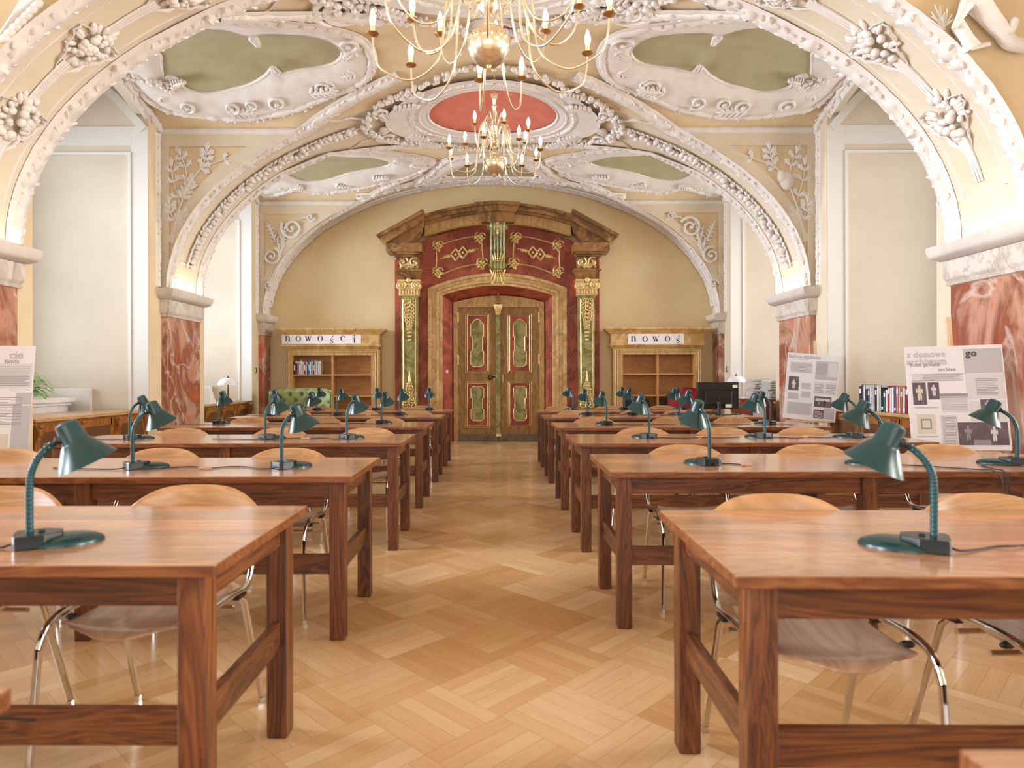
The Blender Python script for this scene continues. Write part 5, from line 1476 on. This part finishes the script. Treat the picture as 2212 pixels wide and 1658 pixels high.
# ------------------------------------------------------------------ easels with poster boards
def text(s, size, loc, parent, mat, bold=.0, align='LEFT', sx=1, name='lettering', space=1):
    c = bpy.data.curves.new('t', 'FONT'); c.body = s; c.size = size; c.offset = bold; c.align_x = align; c.space_character = space; c.extrude = .0006
    tmp = bpy.data.objects.new('t', c); COL.objects.link(tmp)
    dg = bpy.context.evaluated_depsgraph_get(); me = bpy.data.meshes.new_from_object(tmp.evaluated_get(dg))
    bpy.data.objects.remove(tmp)
    me.materials.clear(); me.materials.append(M[mat])
    for v in me.vertices: v.co = Vector((v.co.x*sx, 0-v.co.z, v.co.y))
    o = bpy.data.objects.new(name, me); COL.objects.link(o); o.parent = parent; o.location = loc; return o
def easel(x, y, rz, elabel, blabel, content, zb_, w_=.60, h=.84, side=0, roll=0, postoff=0.0, tilt=.14, ztop=1.70):
    t = thing('easel', elabel, 'easel', (x, y, 0), rz)
    tn = math.tan(tilt)
    for sx in (-1, 1):
        MB().tube([(sx*.30, .035, 0), (sx*.05+postoff, .04+tn*(ztop-.25), ztop-.25)], .014, 4).build('leg', 'pine', t)
    MB().tube([(postoff, .55, 0), (postoff, .06+tn*(ztop-.3), ztop-.35)], .013, 4).build('leg', 'pine', t)
    MB().loft([[(postoff-.018, .035+tn*z-.01, z), (postoff+.018, .035+tn*z-.01, z), (postoff+.018, .035+tn*z+.012, z), (postoff-.018, .035+tn*z+.012, z)] for z in (.3, ztop)]).build('mast', 'pine', t, smooth=0)
    MB().box(-.26, .26, tn*zb_-.04, tn*zb_+.05, zb_-.026, zb_-.002).build('ledge', 'pine', t, smooth=0, bevel=.003)
    b = thing('poster_board', blabel, 'poster', (0, 0, 0), 0)
    mt = Matrix.Translation((x, y, 0)) @ Matrix.Rotation(rz, 4, 'Z') @ Matrix.Translation((0, tn*zb_+.0, zb_)) @ Matrix.Rotation(-tilt, 4, 'X') @ Matrix.Rotation(roll, 4, 'Y')
    b.matrix_world = mt
    MB().box(-w_/2, w_/2, 0, .008, 0, h).build('board', 'board', b, smooth=0)
    def rect(u0, v0, u1, v1, mat, d=.001, name='panel'):
        MB().box(-w_/2+u0*w_, -w_/2+u1*w_, -d, 0, h*(1-v1), h*(1-v0)).build(name, mat, b, smooth=0)
    def lines(u0, v0, u1, v1, n, mat='ptext', frac=.35):
        mb = MB(); rr = random.Random(int(u0*100+v0*999))
        for i in range(n):
            v = v0+(v1-v0)*(i+.3)/n; e_ = u1-(rr.uniform(0, .25)*(u1-u0) if i % 4 == 3 else 0)
            mb.box(-w_/2+u0*w_, -w_/2+e_*w_, -.0018, -.001, h*(1-v-(v1-v0)/n*frac), h*(1-v))
        mb.build('text_lines', mat, b, smooth=0)
    def txt(s, u, v, size, mat, **kw): text(s, size, (-w_/2+u*w_, -.0015, h*(1-v)), b, mat, **kw)
    def sil(u, v, sc, mat='board'):
        mb = MB(); X0 = -w_/2+u*w_; Z0 = h*(1-v)
        for (cx_, cz_, rx, rz_) in ((0, .42, .07, .085), (0, .2, .11, .18), (-.05, -.12, .05, .22), (.06, -.12, .05, .22), (-.14, .2, .035, .14), (.14, .18, .035, .14)):
            mb.prism([(X0+(cx_+rx*math.cos(a*PI/6))*sc, Z0+(cz_+rz_*math.sin(a*PI/6))*sc) for a in range(12)], -.0026, -.0012)
        mb.build('photo_figure', mat, b, smooth=0)
    content(rect, lines, txt, sil)
    return t
def c_near(rect, lines, txt, sil):
    rect(.60, .035, .985, .27, 'pgrey'); rect(0.02, .27, .60, .275, 'plight')
    txt('z domowe', .02, .105, .074, 'pgrey', bold=.0008, sx=.80, space=1.12); txt('go', .625, .105, .074, 'pdark', bold=.003, space=1.15)
    txt('archiwum', .01, .175, .074, 'pgrey', bold=.002, sx=.90, space=1.1)
    txt('from private', .04, .195, .044, 'ptext'); txt('archive', .33, .245, .044, 'ptext')
    rect(.05, .265, .58, .33, 'plight'); lines(.17, .275, .55, .325, 5); rect(.05, .333, .58, .337, 'pdark')
    rect(.60, .275, .985, .52, 'plight'); lines(.70, .32, .92, .48, 10)
    rect(.05, .35, .19, .565, 'pphoto', .0012); sil(.12, .465, .15, 'pcream')
    rect(.21, .35, .325, .515, 'pphoto', .0012); sil(.27, .44, .11, 'plight')
    lines(.06, .585, .30, .60, 2)
    rect(.33, .46, .61, .64, 'plight', .0012); lines(.34, .48, .60, .62, 9, 'pgrey', .5)
    rect(.33, .46, .61, .50, 'ptext', .0014)
    rect(.62, .53, .985, .66, 'plight', .0011)
    rect(.73, .52, .87, .645, 'pphoto', .0012); sil(.80, .59, .10, 'plight')
    rect(.07, .655, .26, .84, 'pcream', .0012); rect(.11, .70, .22, .80, 'ptext', .0014); rect(.125, .715, .205, .785, 'pcream', .0016); lines(.06, .86, .28, .875, 2)
    rect(.31, .665, .485, .95, 'plight', .0012); lines(.33, .68, .47, .94, 18)
    rect(.62, .65, .985, .73, 'plight', .0011)
    rect(.48, .735, .98, .95, 'pphoto', .0012); sil(.58, .85, .14, 'ptext'); sil(.84, .86, .14, 'plight'); rect(.63, .90, .80, .95, 'ptext', .002)
def c_far(rect, lines, txt, sil):
    txt('kariera naukowa', .02, .075, .066, 'pgrey', bold=.002, sx=.84); lines(.10, .09, .42, .10, 1)
    rect(.06, .13, .50, .30, 'plight'); lines(.08, .15, .48, .29, 7)
    rect(.56, .10, .98, .38, 'pgrey'); rect(.80, .12, .97, .33, 'plight', .0014); lines(.58, .13, .78, .30, 8)
    rect(.06, .36, .26, .57, 'pphoto', .0012); sil(.16, .49, .14, 'plight')
    rect(.31, .44, .50, .54, 'plight'); lines(.32, .45, .49, .53, 5); rect(.31, .57, .50, .67, 'plight'); lines(.32, .58, .49, .66, 5); rect(.06, .60, .28, .71, 'plight'); lines(.07, .61, .27, .70, 5)
    rect(.55, .41, .75, .60, 'plight'); rect(.77, .41, .98, .60, 'plight'); lines(.57, .44, .73, .58, 6); lines(.79, .44, .96, .58, 6)
    rect(.58, .63, .90, .79, 'pphoto', .0012); rect(.60, .66, .88, .70, 'plight', .0014); sil(.67, .73, .08, 'ptext'); sil(.78, .73, .08, 'ink')
    rect(.06, .74, .55, .93, 'plight'); lines(.08, .75, .53, .92, 12)
    rect(.58, .83, .77, .96, 'pphoto', .0012); lines(.6, .85, .75, .95, 5, 'plight'); rect(.77, .80, .97, .96, 'pgrey')
def c_left(rect, lines, txt, sil):
    txt('cie', .78, .12, .085, 'pgrey', bold=.002); txt('tions', .74, .165, .052, 'ptext')
    rect(.68, .17, .99, .40, 'plight'); lines(.70, .19, .97, .38, 10)
    rect(.80, .41, .97, .415, 'pdark'); rect(.86, .44, 1.0, .55, 'pgrey'); rect(.84, .56, 1.0, 1.0, 'pgrey')
    rect(.1, .46, .84, .75, 'board', .0012); lines(.15, .48, .92, .74, 18)
    rect(.3, .82, .82, .98, 'pcream', .0012); rect(.05, .05, .6, .4, 'pgrey'); lines(.1, .78, .28, .96, 9)
easel(3.63, 5.15, -.22, 'pine easel carrying the large right-hand poster board', 'large white poster board reading z domowego archiwum, on the nearest right easel', c_near, .63, .70, .84, roll=-.02, postoff=-.02)
easel(3.84, 8.2, -.30, 'pine easel carrying the smaller poster board before the far right pilaster', 'white poster board reading kariera naukowa beside the far right pilaster', c_far, .68, .60, .84, roll=.09, postoff=.10, ztop=1.68)
easel(-4.00, 4.95, .18, 'pine easel at the left edge of the picture', 'grey and white poster board cut off by the left edge', c_left, .64, .80, .84, ztop=1.5)

# ------------------------------------------------------------------ settee, monitor, red chair and other things at the far end
st = thing('settee', 'pale green button-tufted settee below the left bookcase', 'settee', (-3.48, 11.55, 0), .12)
def tuft(u, v):
    du = (u*5.0) ; dv = v*3.0
    h = 0
    for sh in (0, .5):
        a = (du+sh) % 1-.5; b = (dv+sh) % 1-.5
        h = max(h, math.exp(-(a*a+b*b*1.2)*34))
    return h
rows = []
for j in range(37):
    v = j/36; row = []
    for i in range(61):
        u = i/60; a = 2*u-1
        x = a*.52; z = .40+.64*v-.05*abs(a)**4*v
        y = .25+.10*v-.20*abs(a)**3-.035+.065*tuft(u, v)+(.07*max(0, v-.93)/.07)*1.0
        row.append((x, y, z))
    rows.append(row)
mb = MB(); mb.loft(rows, False, False)
mb.build('tufted_back', 'velvet', st, smooth=60)
bt = MB()
for j in range(4):
    for i in range(6):
        for sh in (0, .5):
            u = (i+.5-sh)/5; v = (j+.5-sh)/3
            if .04 < u < .96 and .05 < v < .95:
                a = 2*u-1; bt.ell((a*.52, .25+.10*v-.20*abs(a)**3+.008, .40+.64*v-.05*abs(a)**4*v), (.011, .011, .008), None, YU, 7, 4)
bt.build('buttons', 'velvet', st)
rows = []
for i in range(31):
    a = 2*i/30-1; y = .25-.20*abs(a)**3
    rows.append([(a*.54, y+.17, 1.055-.05*abs(a)**4), (a*.56, y+.25, 1.03-.05*abs(a)**4), (a*.56, y+.25, .1), (a*.54, y+.14, .1), (a*.52, y+.15, 1.0-.05*abs(a)**4)])
MB().loft(rows).build('outer_back', 'velvet', st, smooth=50)
MB().box(-.46, .46, -.30, .26, .22, .42).build('seat_cushion', 'velvet', st, smooth=0, bevel=.05, seg=4)
for sx in (-1, 1):
    MB().box(sx*.53-.06, sx*.53+.06, -.30, .14, .12, .62).build('arm', 'velvet', st, smooth=0, bevel=.05, seg=4)
    for yy in (-.24, .26): MB().lathe([(.015, 0), (.025, .12), (.03, .14)], (sx*.48, yy, 0), 10).build('leg', 'darkmetal', st)
mo = thing('computer_monitor', 'black flat monitor seen from behind on the fifth right-hand table', 'monitor', (2.68, 8.12, TH), .06)
MB().box(-.26, .26, -.012, .03, .075, .40).build('housing', 'monitor', mo, smooth=0, bevel=.008)
MB().box(-.25, .25, -.014, -.011, .30, .312).build('vent_strip', 'darkmetal', mo, smooth=0)
MB().box(-.17, .17, -.03, -.012, .12, .29).build('rear_bulge', 'monitor', mo, smooth=0, bevel=.01)
MB().tube([(0, -.03, .012), (0, -.035, .16)], .022, 10).build('stand', 'monitor', mo)
MB().lathe([(.11, 0), (.11, .006), (.03, .012), (0, .012)], (0, -.03, 0), 24).build('foot', 'monitor', mo)
MB().box(.18, .24, -.016, -.0135, .33, .365).box(.08, .16, -.034, -.0305, .09, .13).build('sticker', 'tag', mo, smooth=0)
MB().tube(crom([(-.03, -.03, .13), (-.08, -.06, .08), (-.05, -.05, .02), (.1, -.06, .005), (.3, .02, .004)], 6), .004, 6).build('cable', 'ink', mo)
ch2 = thing('office_chair', 'red upholstered office chair behind the black monitor', 'chair', (3.0, 10.35, 0), .2)
lo = []
for z, w2, d in ((.50, .24, .0), (.6, .30, .0), (.8, .34, .02), (.95, .32, .04), (1.03, .25, .06), (1.07, .15, .07)):
    lo.append([(w2*math.cos(q*PI/8), .22+d+.045*math.sin(q*PI/8)-.10*math.cos(q*PI/8)**2, z) for q in range(16)])
MB().loft(lo).build('backrest', 'redcloth', ch2, smooth=60, subsurf=1)
MB().box(-.26, .26, -.28, .22, .43, .52).build('seat', 'redcloth', ch2, smooth=0, bevel=.04, seg=3)
MB().tube([(0, 0, .08), (0, 0, .44)], .025, 10).build('gas_lift', 'blackplastic', ch2)
for k in range(5):
    a = 2*PI*k/5; c_ = MB().tube([(0, 0, .10), (.28*math.cos(a), .28*math.sin(a), .06)], [.025, .015], 8).build('foot', 'blackplastic', ch2)
    MB().lathe([(0, -.012), (.025, -.012), (.025, .012), (0, .012)], (.28*math.cos(a), .28*math.sin(a), .025), 10, Matrix.Rotation(PI/2, 3, 'X')).build('castor', 'blackplastic', c_)
for sx in (-1, 1): MB().tube(crom([(sx*.27, .16, .46), (sx*.33, .1, .62), (sx*.33, -.1, .67), (sx*.3, -.2, .66)], 5), .018, 8).build('armrest', 'redcloth', ch2)
rd = thing('side_cabinet', 'low dark red cabinet at the foot of the far right pilaster', 'cabinet', (3.86, 9.95, 0))
MB().box(-.17, .17, -.2, .2, .04, .87).build('body', 'redwood', rd, smooth=0, bevel=.003)
MB().box(-.20, .20, -.22, .22, .87, .90).build('cabinet_top', 'redwood', rd, smooth=0, bevel=.003)
dr3 = MB().box(-.15, .15, -.215, -.2, .08, .84).build('door', 'redwood', rd, smooth=0, bevel=.003)
MB().box(-.16, .16, -.18, .18, 0, .04).build('plinth', 'redwood', rd, smooth=0)
tag(MB().box(3.72, 3.90, 9.70, 9.712, .50, .86).build('white_panel', 'paper', smooth=0), 'plain white sheet on the front of the dark red cabinet', 'panel')
bpy.data.objects['white_panel'].name = 'paper_sheet'
tag(MB().box(2.16, 2.28, 8.24, 8.34, TH, TH+.008).box(2.2, 2.32, 8.30, 8.38, TH+.008, TH+.014).build('paper_scraps', 'paper', smooth=0), 'crumpled white papers beside the monitor', 'papers')
# iron hooks on the wall corners beside the far pilasters
for X_, Y_, nm in ((XL-.085, 12.15, 'left'), (XR+.085, 12.15, 'right')):
    s = -1 if nm == 'left' else 1
    tag(MB().tube([(X_-s*.004, Y_-.03, 1.33), (X_-s*.03, Y_-.03, 1.33), (X_-s*.03, Y_-.03, 1.42), (X_-s*.004, Y_-.03, 1.42)], .008, 6).build('wall_hook', 'iron'), 'small dark iron hook on the wall beside the far %s pilaster' % nm, 'hook')
